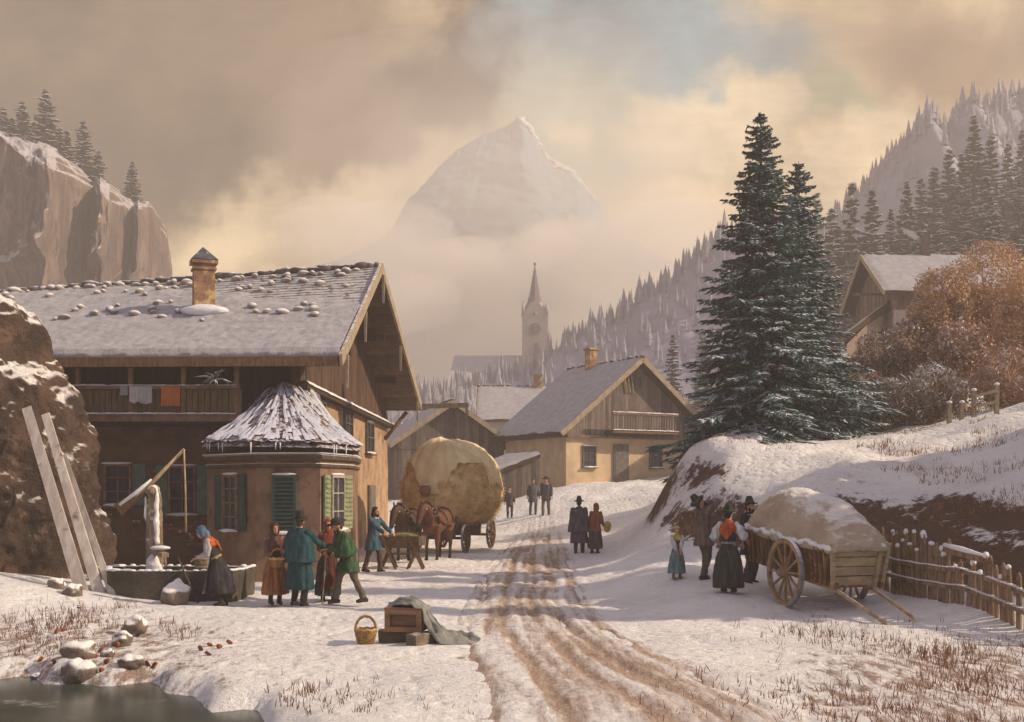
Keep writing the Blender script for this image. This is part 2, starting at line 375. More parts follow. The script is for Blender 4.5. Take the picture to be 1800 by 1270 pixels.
def ground_mat(road=False):
    m=bpy.data.materials.new('snowy_ground' if not road else 'muddy_road_snow'); m.use_nodes=True; t=NT(m.node_tree)
    tc=t.new('ShaderNodeTexCoord'); co=tc.outputs['Object']
    big=t.noise(co,.5,6,.6); mid=t.noise(co,3,8,.7); fine=t.noise(co,24,6,.7)
    col=t.mix(t.rng(big,.35,.65),(.86,.845,.83),(.75,.735,.74))
    col=t.mix(t.rng(t.noise(co,1.6,8,.7),.52,.72,0,.42),col,(.50,.40,.30))
    col=t.mix(t.rng(fine,.53,.70,0,.42),col,(.46,.41,.38)); col=t.mix(t.rng(t.noise(co,60,3,.7),.55,.72,0,.35),col,(.36,.31,.28))
    g=t.new('ShaderNodeNewGeometry'); s=t.new('ShaderNodeSeparateXYZ'); t.put(s.inputs[0],g.outputs['Normal'])
    slope=t.math('ADD',s.outputs[2],t.math('ADD',t.math('MULTIPLY',t.math('SUBTRACT',mid,.5),.42),t.math('MULTIPLY',t.math('SUBTRACT',big,.5),.25)))
    earth=t.mix(t.rng(fine,.35,.65),(.13,.068,.04),(.06,.034,.024))
    earth=t.mix(t.rng(t.noise(co,9,6,.7),.58,.68),earth,(.28,.11,.045))
    if not road:
        ea=t.new('ShaderNodeAttribute',attribute_name='earth'); col=t.mix(t.math('MAXIMUM',t.rng(slope,.58,.48),t.rng(t.math('ADD',ea.outputs['Fac'],t.math('MULTIPLY',t.math('SUBTRACT',mid,.5),2.2)),.30,.62)),col,earth)
        a=t.new('ShaderNodeAttribute',attribute_name='grass')
        mp=t.new('ShaderNodeMapping'); t.put(mp.inputs[0],co); mp.inputs['Scale'].default_value=(1,.35,1)
        gn=t.noise(mp.outputs[0],5,9,.8)
        col=t.mix(t.rng(t.math('ADD',gn,t.math('MULTIPLY',a.outputs['Fac'],.22)),.60,.74,0,.85),col,t.mix(t.rng(fine,.4,.6),(.30,.17,.10),(.16,.09,.06)))
    else:
        a=t.new('ShaderNodeAttribute',attribute_name='mud')
        mp=t.new('ShaderNodeMapping'); t.put(mp.inputs[0],co); mp.inputs['Scale'].default_value=(6,.7,1); sk=t.noise(mp.outputs[0],1.5,8,.7)
        mud=t.mix(t.rng(sk,.35,.65),(.46,.33,.24),(.26,.16,.105))
        mud=t.mix(t.rng(fine,.5,.65,0,.7),mud,(.60,.50,.42))
        f=t.math('ADD',a.outputs['Fac'],t.math('ADD',t.math('MULTIPLY',t.math('SUBTRACT',mid,.5),.55),t.math('MULTIPLY',t.math('SUBTRACT',sk,.5),.9)))
        col=t.mix(t.rng(f,.10,.70,0,.92),col,mud)
    bs=t.new('ShaderNodeBsdfPrincipled'); t.put(bs.inputs['Base Color'],col); bs.inputs['Roughness'].default_value=.8; bs.inputs['Specular IOR Level'].default_value=.15
    h=t.math('ADD',t.math('MULTIPLY',mid,.8),t.math('ADD',t.math('MULTIPLY',fine,.30),t.math('MULTIPLY',t.noise(co,9,3,.6),.5)))
    vo=t.new('ShaderNodeTexVoronoi',feature='SMOOTH_F1'); t.put(vo.inputs['Vector'],co); vo.inputs['Scale'].default_value=4.2; h=t.math('ADD',h,t.math('MULTIPLY',t.rng(vo.outputs['Distance'],.0,.45),.55))
    bp=t.new('ShaderNodeBump'); bp.inputs['Strength'].default_value=.8; bp.inputs['Distance'].default_value=.12
    t.put(bp.inputs['Height'],h); t.put(bs.inputs['Normal'],bp.outputs[0])
    o=t.new('ShaderNodeOutputMaterial'); t.l.new(bs.outputs[0],o.inputs[0]); return m
at=me.attributes.new('earth','FLOAT','POINT'); at.data.foreach_set('value',earth.ravel()); me.materials.append(ground_mat())
tag(link('ground',me),kind='structure')
# road: a muddy rutted sheet whose edges dip under the snow
rv=[];rf=[];mud=[]
NS=56; rys=[6.0]
while rys[-1]<62: rys.append(rys[-1]+.006*(rys[-1]+4))
for j,y in enumerate(rys):
    cx=road_x(y); hw=road_hw(y)*1.25
    xx=[cx+hw*(2*i/NS-1) for i in range(NS+1)]
    zz=gzn(xx,[y]*(NS+1))
    for i,(x,z) in enumerate(zip(xx,zz)):
        s=2*i/NS-1; q=Vector((x,y,0)); k=max(0,1-abs(s)**3)
        e=sum(a_*math.exp(-((s-c+.10*mn.noise(Vector((y*.16,c*9,0))))/w_)**2)*(.55+.6*mn.noise(Vector((y*.3,c*5,4)))) for c,w_,a_ in ((-.74,.035,.7),(-.60,.05,1),(-.45,.03,.6),(-.30,.045,.9),(-.12,.03,.6),(.02,.05,1),(.17,.03,.7),(.30,.045,1),(.44,.03,.6),(.57,.05,.9),(.70,.03,.7)))
        far=min(1,max(0,(60-y)/20))
        z=z-.05*max(0,1-(s*1.25)**2)+.045*mn.noise(q*.6)+k*far*(.04-.095*e+.022*mn.noise(Vector((x*7,y*.8,1)))+.012*mn.noise(q*9))
        z+= .045*k-.14*(1-k)
        rv.append((x,y,z)); mud.append(far*(max(0,1-abs(s)**2.0)*.30+.80*max(0,e)*(1-abs(s)**4)+.42*mn.noise(Vector(((s+.08*sin(y*.4))*5,y*.16,0)))+.03))
for j in range(len(rys)-1):
    for i in range(NS): a=j*(NS+1)+i; rf.append((a,a+1,a+NS+2,a+NS+1))
me=bpy.data.meshes.new('road'); me.from_pydata(rv,[],rf); me.polygons.foreach_set('use_smooth',[True]*len(rf))
at=me.attributes.new('mud','FLOAT','POINT'); at.data.foreach_set('value',mud); me.materials.append(ground_mat(True))
tag(link('road',me),kind='structure')
# pond: thin dark ice and water
wm=mat('pond_ice',(.028,.040,.034),(.05,.062,.05),sc=1.2,rough=.22,bump=.02,bsc=3,spec=.4,c3=(.30,.29,.30),c3t=(.56,.72),c3s=1.7)
m=MB(); zp=-.20
m.add([(-16,6,zp),(-1.5,6,zp),(-1.5,17,zp),(-16,17,zp)],[(0,1,2,3)]); tag(m.build('water',wm),kind='structure')
# haze: even pale winter air round everything
HD=.0024
hz=MB(); hz.box((0,105.5,50),(490,315,106)); hm=bpy.data.materials.new('winter_air'); hm.use_nodes=True; t=NT(hm.node_tree)
pv=t.new('ShaderNodeVolumePrincipled'); pv.inputs['Color'].default_value=(.67,.615,.585,1); pv.inputs['Density'].default_value=HD; pv.inputs['Anisotropy'].default_value=.2
o=t.new('ShaderNodeOutputMaterial'); t.l.new(pv.outputs[0],o.inputs['Volume'])
if HAZE: tag(hz.build('haze',hm),'pale even winter haze hanging over the whole village','haze',kind='stuff')
# ---------------- farmhouse ----------------
roofsnow=lambda: mat('shaded_roof_snow',(.43,.42,.44),(.34,.33,.36),sc=2.5,bump=.3,bsc=26,rough=.8,c3=(.27,.22,.19),c3t=(.56,.76),c3s=6)  # snow greyed so the colour holds the shade of the roof slope
shing=lambda: mat('old_shingles',(.17,.15,.14),(.09,.08,.075),sc=5,bump=.25,c3=(.48,.46,.47),c3t=(.34,.50),c3s=4,stretch=(1,3,3))
fasc=lambda: mat('snowy_board',(.26,.19,.12),(.15,.10,.07),sc=4,stretch=(1,4,4),bump=.15,snow=(.45,.9,6))
H=empty('farmhouse',(-6.2,33,0),0,'big old farmhouse with snowy shingle roof, dark wooden upper storey and brown plaster walls','house')
XL=-19.0
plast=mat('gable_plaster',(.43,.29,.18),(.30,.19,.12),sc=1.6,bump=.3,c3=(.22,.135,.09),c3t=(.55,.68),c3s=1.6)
facp=mat('shaded_facade_plaster',(.16,.10,.065),(.105,.066,.045),sc=1.3,bump=.22,c3=(.22,.095,.055),c3t=(.60,.70),c3s=1.8)  # darker copy of the gable plaster, the long front's shade in its colour
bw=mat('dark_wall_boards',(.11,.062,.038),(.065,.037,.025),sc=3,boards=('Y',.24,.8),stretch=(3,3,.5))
bwx=mat('shaded_facade_boards',(.060,.034,.022),(.035,.021,.015),sc=3,boards=('X',.24,.8),stretch=(3,3,.5))  # gable boards darkened likewise to hold the shade of the front
gx=lambda y: -6.19+.04*(y-33)          # gable wall plane
zl=5.25
def quad(m,a,b,c,d): m.add([a,b,c,d],[(0,1,2,3)])
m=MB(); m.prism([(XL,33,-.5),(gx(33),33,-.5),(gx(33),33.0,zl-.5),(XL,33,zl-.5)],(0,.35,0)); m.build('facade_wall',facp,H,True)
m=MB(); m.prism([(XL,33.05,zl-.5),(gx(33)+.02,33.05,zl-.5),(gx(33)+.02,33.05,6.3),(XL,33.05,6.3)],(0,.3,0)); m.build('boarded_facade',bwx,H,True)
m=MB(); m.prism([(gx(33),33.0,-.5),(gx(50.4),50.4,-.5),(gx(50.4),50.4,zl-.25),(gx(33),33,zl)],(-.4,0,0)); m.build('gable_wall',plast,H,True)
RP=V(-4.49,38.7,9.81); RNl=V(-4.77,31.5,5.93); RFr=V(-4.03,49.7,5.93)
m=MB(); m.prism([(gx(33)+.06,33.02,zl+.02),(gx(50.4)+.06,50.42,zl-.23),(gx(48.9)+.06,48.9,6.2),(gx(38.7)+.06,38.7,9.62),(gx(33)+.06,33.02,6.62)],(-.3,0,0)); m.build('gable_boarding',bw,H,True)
# ledge between masonry and boards
m=MB(); m.beam((gx(32.9)+.12,32.9,zl+.0),(gx(50.5)+.12,50.5,zl-.25),.32,.14); m.build('gable_ledge',wood_dark(),H,True)
m=MB(); m.grid(lambda u,v:V(gx(33+17.4*u)+.02+.30*v,33+17.4*u,zl-.25*u+.12+.07*sin(v*PI)+.03*mn.noise(V(u*30,v*3,0))-.05*(v>.9)),60,4); m.build('ledge_snow',snow_m(),H)
# roof: shingle courses above, snow below
def roofpt(u,v,side=0):   # u 0 left..1 right rake ; v 0 eave..1 ridge
    zr=9.81-.082*(RP.x-(XL+(RP.x-XL)*u))*.88
    e=V(XL+(RNl.x-XL)*u,31.5,5.93-.1*(1-u)); r=V(XL+(RP.x-XL)*u,38.7,zr)
    if side: e=V(XL+(RFr.x-XL)*u,49.7,5.93)
    return e.lerp(r,v)
nf=(roofpt(1,1)-roofpt(1,0)).cross(V(1,0,0)).normalized()
if nf.z<0: nf=-nf
m=MB()
for sd_ in (0,1):
    m.grid(lambda u,v: roofpt(u,v,sd_),24,4,False,flip=bool(sd_)); m.grid(lambda u,v: roofpt(u,v,sd_)-V(0,0,.26),24,4,False,flip=not sd_)
    for u_ in (0,1): m.add([roofpt(u_,0,sd_),roofpt(u_,1,sd_),roofpt(u_,1,sd_)-V(0,0,.26),roofpt(u_,0,sd_)-V(0,0,.26)],[(0,1,2,3)])
soff=mat('soffit_boards',(.12,.068,.042),(.07,.04,.026),sc=3,boards=('Y',.3,.9))
m.build('roof',soff,H,False)
# shingle courses
m=MB(); NC=30; random.seed(3)
for k in range(NC):
    v0=k/NC; v1=(k+1.25)/NC
    if v0<.5: continue
    u=0.0
    while u<1:
        du=random.uniform(.012,.035)
        u2=min(1,u+du); j=random.uniform(-.006,.006)
        a=roofpt(u,v0+j)+nf*(.03+random.uniform(0,.03)); b=roofpt(u2,v0+j)+nf*(.03+random.uniform(0,.03))
        c=roofpt(u2,min(1.01,v1))+nf*.012; d=roofpt(u,min(1.01,v1))+nf*.012
        a2=roofpt(u,v0+j)+nf*.02; b2=roofpt(u2,v0+j)+nf*.02
        m.add([a,b,c,d,a2,b2],[(0,1,2,3),(4,5,1,0)]); u=u2
m.build('shingles',shing(),H)
def rs(u,v):
    p=roofpt(u,v); q=V(p.x*.55,v*4,0)
    edge=.99-.46*max(0,(u-.38)/.62)**.9+.09*mn.noise(V(p.x*.35,0,3))+.07*mn.noise(V(p.x*1.4,v*2,9))
    t=.19-.15*max(0,(v-edge+.12))/.14+.025*mn.noise(q)+.04*mn.noise(V(p.x*1.2,v*22,3))*(1 if v>.6 else .3)+.03*mn.noise(q*9)
    if v<.02: t=.10+.03*mn.noise(q*5)
    t+=.012*mn.noise(q*24); t=max(-.02,min(.25,t))*(1 if v>.001 else .1)
    return p+nf*t-V(0,.10*(v<.03)*min(1,t*8),0)
m=MB(); m.grid(rs,260,110); m.build('shaded_roof_snow',roofsnow(),H)
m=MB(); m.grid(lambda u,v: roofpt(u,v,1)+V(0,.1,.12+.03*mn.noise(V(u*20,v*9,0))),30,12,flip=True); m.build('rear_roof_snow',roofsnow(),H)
# ridge cap lumps
m=MB(); random.seed(8)
for i in range(70):
    u=(i+random.random())/70; p=roofpt(u,1)+V(0,random.uniform(-.1,.1),.08)
    m.ell(p,(random.uniform(.12,.35),random.uniform(.1,.2),random.uniform(.05,.14)),8,5,noise_=.4,ns=5)
m.build('ridge_cap',mat('ridge_moss',(.16,.13,.11),(.09,.075,.065),sc=4,snow=(.55,.95,5),snowc=(.62,.62,.68)),H)
# barge boards & fascia
m=MB()
m.beam(RNl+V(.05,-.12,-.10),RP+V(.05,0,-.02),.09,.34); m.beam(RP+V(.05,0,-.02),RFr+V(.05,.1,-.10),.09,.34)
m.build('barge_board',mat('barge_wood',(.36,.29,.21),(.26,.20,.14),sc=4,bump=.15,snow=(.75,1.1,8)),H,True)
m=MB(); m.beam((XL,31.42,5.73),(-4.8,31.42,5.80),.10,.26); m.build('fascia',wood_brown(),H,True)
m=MB(); m.beam((-4.1,49.75,5.86),(-1.9,49.9,5.93),.26,.2); m.beam((-2.0,49.9,5.8),(-1.95,49.9,5.45),.12)
m.build('gutter',mat('gutter_snowy',(.2,.15,.11),(.12,.09,.07),snow=(.3,.7,5)),H,True)
m=MB()
for q in (V(-4.62,35.4,7.75),V(-4.45,38.8,9.5),V(-4.3,43.3,7.65),V(-4.7,32.0,6.0),V(-4.1,48.6,6.05)):
    m=MB(); m.beam(q+V(.06,0,.05),q+V(.06,0,-.9),.10,.14,up=(0,1,0),taper=.6); m.build('hanging_board',mat('barge_wood'  ,(0,0,0)),H,True)
# purlin ends and brace under the eave
m=MB()
for yy_,zz in ((33.6,6.35),(36.2,7.9),(42.5,7.9),(46.5,6.7)): m=MB(); m.beam((gx(yy_),yy_,zz),(-4.75,yy_,zz),.22,.26,up=(0,0,1)); m.build('purlin',wood_dark(),H,True)
m=MB(); m.tube([(-5.5,49.2,4.4),(-4.6,49.6,5.6)],.09,6); m.build('brace',wood_brown(),H,True)
# chimney
cb_=None
def roof_hit(px,py):
    best=None
    for D in np.arange(31.6,38.7,.02):
        p=P(px,py,D); v=(D-31.5)/7.2; u=(p.x-XL)/(RNl.x-XL); q=roofpt(u,v)
        if p.z<=q.z+.12: return V(p.x,D,q.z)
    return V((px-900)*38/F,38,9)
c=roof_hit(358,550); w_=.62
chim=mat('chimney_brick',(.30,.17,.10),(.18,.10,.065),sc=3,bump=.25,c3=(.50,.36,.16),c3t=(.52,.62),c3s=1.4)
m=MB(); top=P(358,462,c.y).z
m.box((c.x,c.y,(c.z+top)/2-.2),(w_,w_*.9,top-c.z+.4),rz=R(22),jit=.015); ch=m.build('chimney',chim,H,True)
m=MB(); m.box((c.x,c.y,top-.02),(.78,.7,.10),rz=R(22)); m.box((c.x,c.y,top-.22),(.7,.63,.07),rz=R(22)); m.build('chimney_collar',chim,ch,True)
m=MB(); Mr=Matrix.Rotation(R(22),3,'Z'); bb=[V(c.x,c.y,top)+Mr@V(x,y,.05) for x,y in ((-.4,-.36),(.4,-.36),(.4,.36),(-.4,.36))]; ap=V(c.x-.02,c.y,top+.48)
m.add(bb+[ap],[(0,1,4),(1,2,4),(2,3,4),(3,0,4),(3,2,1,0)])
m.build('chimney_cap',mat('slate_blue',(.10,.11,.14),(.06,.06,.07),sc=4,snow=(.72,.9,6)),ch)
m=MB(); m.ell((c.x+.1,c.y-.25,c.z+.12),(.75,.4,.2),14,8,noise_=.4,ns=2.5); m.build('chimney_snow',snow_m(),H)
# windows
glass=mat('old_glass',(.035,.035,.045),(.06,.065,.08),sc=3,rough=.15,bump=.01,spec=.5)
frame_m=mat('window_wood',(.24,.15,.09),(.15,.09,.06),sc=6)
pale_m=mat('pale_frame',(.40,.36,.29),(.26,.22,.17),sc=6)
green=mat('green_shutter_paint',(.13,.20,.14),(.09,.14,.10),sc=4,c3=(.25,.30,.26),c3t=(.6,.7))
dgreen=mat('dark_green_shutter',(.05,.085,.07),(.035,.06,.05),sc=4)
def window(par,c,rz,w,h,shut=None,nx_=2,ny_=3,name='window',fm=None,louv=False,snowsill=True,shw=.45,mat_s=None,both=(1,1)):
    """c centre on wall; rz rotates local -Y (outward)"""
    T=Matrix.Translation(Vector(c))@Matrix.Rotation(rz,4,'Z')
    fm=fm or frame_m
    m=MB(); m.T=T
    t=.07
    m.box((0,-.04,h/2-t/2),(w,.10,t)); m.box((0,-.04,-h/2+t/2),(w,.10,t)); m.box((-w/2+t/2,-.04,0),(t,.10,h-2*t)); m.box((w/2-t/2,-.04,0),(t,.10,h-2*t))
    if not louv:
        for i in range(1,nx_): m.box((-w/2+w*i/nx_,-.035,0),(.035,.06,h-2*t))
        for i in range(1,ny_): m.box((0,-.038,-h/2+h*i/ny_),(w-2*t,.06,.035))
    f=m.build(name,fm,par,True)
    m=MB(); m.T=T
    if louv:
        n=int(h/.11)
        for i in range(n): m.box((0,-.05,-h/2+.09+i*(h-.15)/n),(w-.14,.09,.035),M=Matrix.Rotation(R(35),3,'X'))
        m.box((0,-.0,0),(w-.1,.03,h-.1)); m.build('louvre',mat_s or dgreen,f,True)
    else:
        m.box((0,-.012,0),(w-.1,.02,h-.1)); m.build('pane',glass,f,True)
    if shut:
        for sx,on in ((-1,both[0]),(1,both[1])):
            if not on: continue
            m=MB(); m.T=T@Matrix.Translation((sx*(w/2+shw/2+.02),-.05,0))@Matrix.Rotation(sx*R(-6),4,'Z')
            m.box((0,0,0),(shw,.05,h)); m.box((0,-.03,h*.3),(shw*.9,.03,.06)); m.box((0,-.03,-h*.3),(shw*.9,.03,.06))
            if mat_s is LOUV:
                for i in range(int(h/.12)): m.box((0,-.035,-h/2+.1+i*.12),(shw*.75,.03,.05),M=Matrix.Rotation(R(35),3,'X'))
            m.build('shutter',shut,f,True)
    if snowsill:
        m=MB(); m.T=T
        m.box((0,-.10,-h/2-.04),(w+.12,.22,.06)); m.build('sill',fm,f,True)
        m=MB(); m.T=T; m.ell((0,-.12,-h/2+.0),(w/2+.08,.10,.055),14,6,noise_=.3,ns=4); m.build('snow_strip',snow_m(),f); m=MB(); m.T=T; m.ell((0,-.06,h/2+.02),(w/2+.03,.07,.035),12,6,noise_=.3,ns=4); m.build('snow_strip',snow_m(),f)
    return f
LOUV=mat('louvre_green',(.28,.31,.17),(.2,.22,.13),sc=5)
window(H,P(321,862,32.98),0,.80,1.42,shut=green,shw=.34,fm=frame_m,nx_=2,ny_=3)
window(H,P(208,852,32.98),0,.80,1.2,shut=green,shw=.4,both=(0,1))
def gwin(px,y0,y1,wd,**k):
    # on the gable wall: find depth by intersecting
    D=33
    while (px-900)/F*D< gx(D)-1e-6 : D+=.01
    D=33+0
    for q in np.arange(33,50.4,.02):
        if (px-900)/F*q>=gx(q)-.01: break
        D=q
    # pixel ray reaches wall plane where x equal
    t=( -6.19-.04*33)/((px-900)/F-.04); D=t
    a=P(px,y0,D).z; b=P(px,y1,D).z
    return window(H,(gx(D)+.01,D,(a+b)/2),R(90)-.04,wd,a-b,**k)
gd=mat('gable_window_wood',(.16,.13,.10),(.10,.08,.06),sc=5)
gwin(563,705,733,1.0,nx_=2,ny_=2,fm=gd,snowsill=False)
gwin(610,722,768,1.5,nx_=2,ny_=2,fm=gd,snowsill=False)
gwin(648,742,797,1.7,nx_=2,ny_=2,fm=gd)
gwin(575,812,880,1.2,nx_=2,ny_=2,fm=gd)
t=(-6.19-1.32)/((651-900)/F-.04); D=t; a=P(651,862,D).z
m=MB(); m.T=Matrix.Translation((gx(D)+.05,D,a/2+.1))@Matrix.Rotation(R(90)-.04,4,'Z'); m.box((0,0,0),(1.5,.10,a+.2)); m.box((0,-.04,.2),(1.1,.06,a-.4)); m.build('door',mat('grey_door',(.17,.15,.14),(.11,.10,.09),sc=4),H,True)
m=MB()
for yy_,z0,z1 in ((36.1,6.6,7.2),(39.5,7.6,8.2)): m.T=Matrix.Translation((gx(yy_)+.09,yy_,(z0+z1)/2))@Matrix.Rotation(R(90)-.04,4,'Z'); m.box((0,0,0),(.6,.08,z1-z0))
m.build('attic_shutter',wood_brown(),H,True)
# fallen plaster: courses of bare brick on the facade
m=MB(); random.seed(5)
for (px,py,n_) in ((335,918,26),(300,935,16),(250,840,10),(345,945,18),(230,905,8),(330,812,8)):
    for i in range(n_):
        p=P(px+random.gauss(0,26),py+random.choice([-12,-6,0,6,12]),32.985)
        m.box((p.x,32.985,p.z),(random.uniform(.18,.26),.03,.07),jit=.006)
m.build('bare_brick',mat('brick_red',(.30,.11,.06),(.20,.09,.06),sc=6,c3=(.45,.42,.42),c3t=(.55,.65),c3s=4),H,True)
# balcony
bz0=P(0,735,31.7).z; bz1=P(0,682,31.7).z; bx0=-13.6; bx1=P(415,0,31.7).x
m=MB(); m.box(((bx0+bx1)/2,32.35,bz0-.09),(bx1-bx0,1.3,.16)); B=m.build('balcony_floor',wood_dark(),H,True)
m=MB(); x=bx0
while x<bx1:
    wd=random.uniform(.15,.2); m.box((x+wd/2,31.75,(bz0+bz1)/2-.02),(wd-.02,.035,bz1-bz0-.04),jit=.006); x+=wd
m.build('balustrade',mat('balustrade_boards',(.15,.10,.055),(.09,.058,.035),sc=4,stretch=(4,4,.6)),B,True)
m=MB(); m.beam((bx0,31.72,bz1),(bx1+.1,31.72,bz1+.02),.12,.09); m.beam((bx0,31.7,bz0+.0),(bx1+.1,31.7,bz0),.14,.2)
for x in np.linspace(bx0,bx1,5): m.beam((x,31.78,bz0-.1),(x,31.78,5.8),.12,.12,up=(0,1,0))
m.build('balcony_rail',mat('rail_wood',(.22,.13,.08),(.13,.08,.05),sc=4),B,True)
m=MB(); m.grid(lambda u,v: V(bx0+(bx1-bx0)*u,31.66+.12*v,bz1+.06+.035*sin(PI*v)+.02*mn.noise(V(u*40,v,0))),90,4)
m.grid(lambda u,v: V(bx0+(bx1-bx0)*u,31.60+.12*v,bz0+.11+.035*sin(PI*v)+.02*mn.noise(V(u*50,v,4))),90,4); m.build('rail_snow',snow_m(),B)
m=MB(); m.prism([(bx1-.05,31.8,bz0),(bx1-.05,33,bz0),(bx1-.05,33,5.8),(bx1-.05,31.8,5.8)],(.06,0,0)); m.build('balcony_cheek',wood_dark(),B,True)
# bay
bp=[(-5.95,34.6),(-8.15,33.0),(-8.15,31.0),(-6.34,28.35),(-4.78,28.35),(-4.32,30.9),(-4.55,33.2)]
# order: back-left.. front .. right ; closed on wall
bay=[(-8.15,33.0),(-8.12,30.3),(-6.36,28.35),(-4.78,28.35),(-4.28,30.6),(-4.5,33.2),(-6.1,34.9)]
baym=mat('bay_plaster',(.25,.155,.095),(.17,.105,.068),sc=1.6,bump=.22,c3=(.105,.066,.045),c3t=(.56,.68),c3s=2.4)
bz=3.45
def ring(z,k=1.0,src=bay,c0=(-6.2,31.6)): return [V(c0[0]+(x-c0[0])*k,c0[1]+(y-c0[1])*k,z) for x,y in src]
m=MB(); m.loft([ring(-.3,1.03),ring(.9,1.0),ring(bz-.02,1.0)],True,False); BY=m.build('bay_wall',baym,H,True)
m=MB(); m.loft([ring(2.98,1.02),ring(3.02,1.05),ring(3.12,1.05),ring(3.14,1.015)],False,False); m.loft([ring(2.80,1.012),ring(2.83,1.03),ring(2.9,1.03),ring(2.92,1.012)],False,False); m.build('cornice',mat('cornice_wood',(.12,.075,.05),(.07,.045,.03),snow=(.6,.9,7)),BY,True)
m=MB(); m.loft([ring(3.15,1.008),ring(3.15,1.05),ring(3.18,1.06),ring(3.185,1.01)],False,True); m.build('cornice_snow',snow_m(),BY,True)
m=MB(); m.loft([ring(3.2,1.015),ring(3.55,1.015)],False,False); m.build('bay_frieze',wood_dark(),BY,True)
# bay roof: thatch-like shingle fan to an apex by the wall
apx=P(497,672,32.6); eav=[(p.x,p.y,p.z) for p in ring(3.50,1.17)]
def dens(poly,n):
    o=[]
    for i in range(len(poly)-1):
        for k in range(n): o.append(Vector(poly[i]).lerp(Vector(poly[i+1]),k/n))
    o.append(Vector(poly[-1])); return o
ev=[V(-8.35,33.0,3.62),V(-8.22,30.1,3.52),V(-6.50,27.75,3.45),V(-4.66,27.75,3.42),V(-4.02,30.4,3.42),V(-4.3,32.6,3.48),V(-5.95,36.2,3.5)]
er=dens(ev,22); nE=len(er)-1
ridge=[P(455,694,33.0),P(480,680,32.9),apx,apx,P(520,678,33.0),P(545,683,33.4),P(562,690,34.8)]
rr=dens(ridge,22)
def broof(u,v,off=0,w_=1):
    i=u*nE; a=int(min(nE-1,i)); e=er[a].lerp(er[a+1],i-a); r=rr[a].lerp(rr[a+1],i-a)
    p=e.lerp(r,v); p.z-= .22*sin(PI*v)*.8
    return p
m=MB()
m.grid(lambda u,v: broof(u,v)+V(0,0,.05*mn.noise(V(u*90,v*3,0))*(1-v*.5)),308,14)
m.grid(lambda u,v: broof(u,v*.12)-V(0,0,.13*(1-v)+.03*abs(mn.noise(V(u*120,0,2)))),308,2,flip=True)
m.build('bay_roof',mat('bay_thatch',(.19,.10,.055),(.10,.06,.04),sc=6,bump=.3,c3=(.55,.54,.60),c3t=(.44,.56),c3s=5),BY)
m=MB(); random.seed(12)
for i in range(520):
    u=random.random(); v=random.random()**1.35*.9; ln=random.uniform(.05,.30)
    dens_=.95 if u>.45 else .8
    if random.random()>dens_*(1-v*.55): continue
    v2=min(.99,v+ln); a=broof(u,v); b=broof(u,v2); wd=random.uniform(.025,.10)*(1-.6*v)
    side=V(b.y-a.y,-(b.x-a.x),0).normalized()*wd
    n_=V(0,-.03,.06)
    m.add([a-side+n_*.5,a+side+n_*.5,b+side*.35+n_*.7,b-side*.35+n_*.7,a.lerp(b,.4)+n_*1.4],[(0,1,4),(1,2,4),(2,3,4),(3,0,4)],True)
m.build('bay_roof_snow',mat('bay_snow',(.62,.63,.70),(.52,.53,.62),sc=4,bump=.2),BY)
for u in (.19,.2,.235,.25,.40,.41,.55,.56,.60,.345): 
    p=broof(u,0); L=random.uniform(.12,.4); m=MB(); m.tube([p+V(0,0,-.03),p+V(0,0,-.03-L*.6),p+V(0,0,-.03-L)],[.022,.014,.003],5); m.build('icicle',mat('ice',(.6,.66,.74),(.55,.6,.7),rough=.2,bump=.02,spec=.5),BY)
def facet(i,t,px0z): 
    a=V(*bay[i],0); b=V(*bay[i+1],0); c=a.lerp(b,t); d=(b-a); rz=math.atan2(d.y,d.x); return c,rz
c,rz=facet(1,.52,0); window(H,(c.x,c.y,1.92),rz,.80,1.45,shut=dgreen,shw=.36,nx_=2,ny_=4)
c,rz=facet(2,.44,0); window(H,(c.x,c.y-.01,1.9),rz,.60,1.45,louv=True,fm=dgreen)
c,rz=facet(3,.45,0); window(H,(c.x+.01,c.y,1.93),rz,.9,1.4,shut=LOUV,shw=.5,nx_=2,ny_=3,mat_s=LOUV,fm=pale_m)
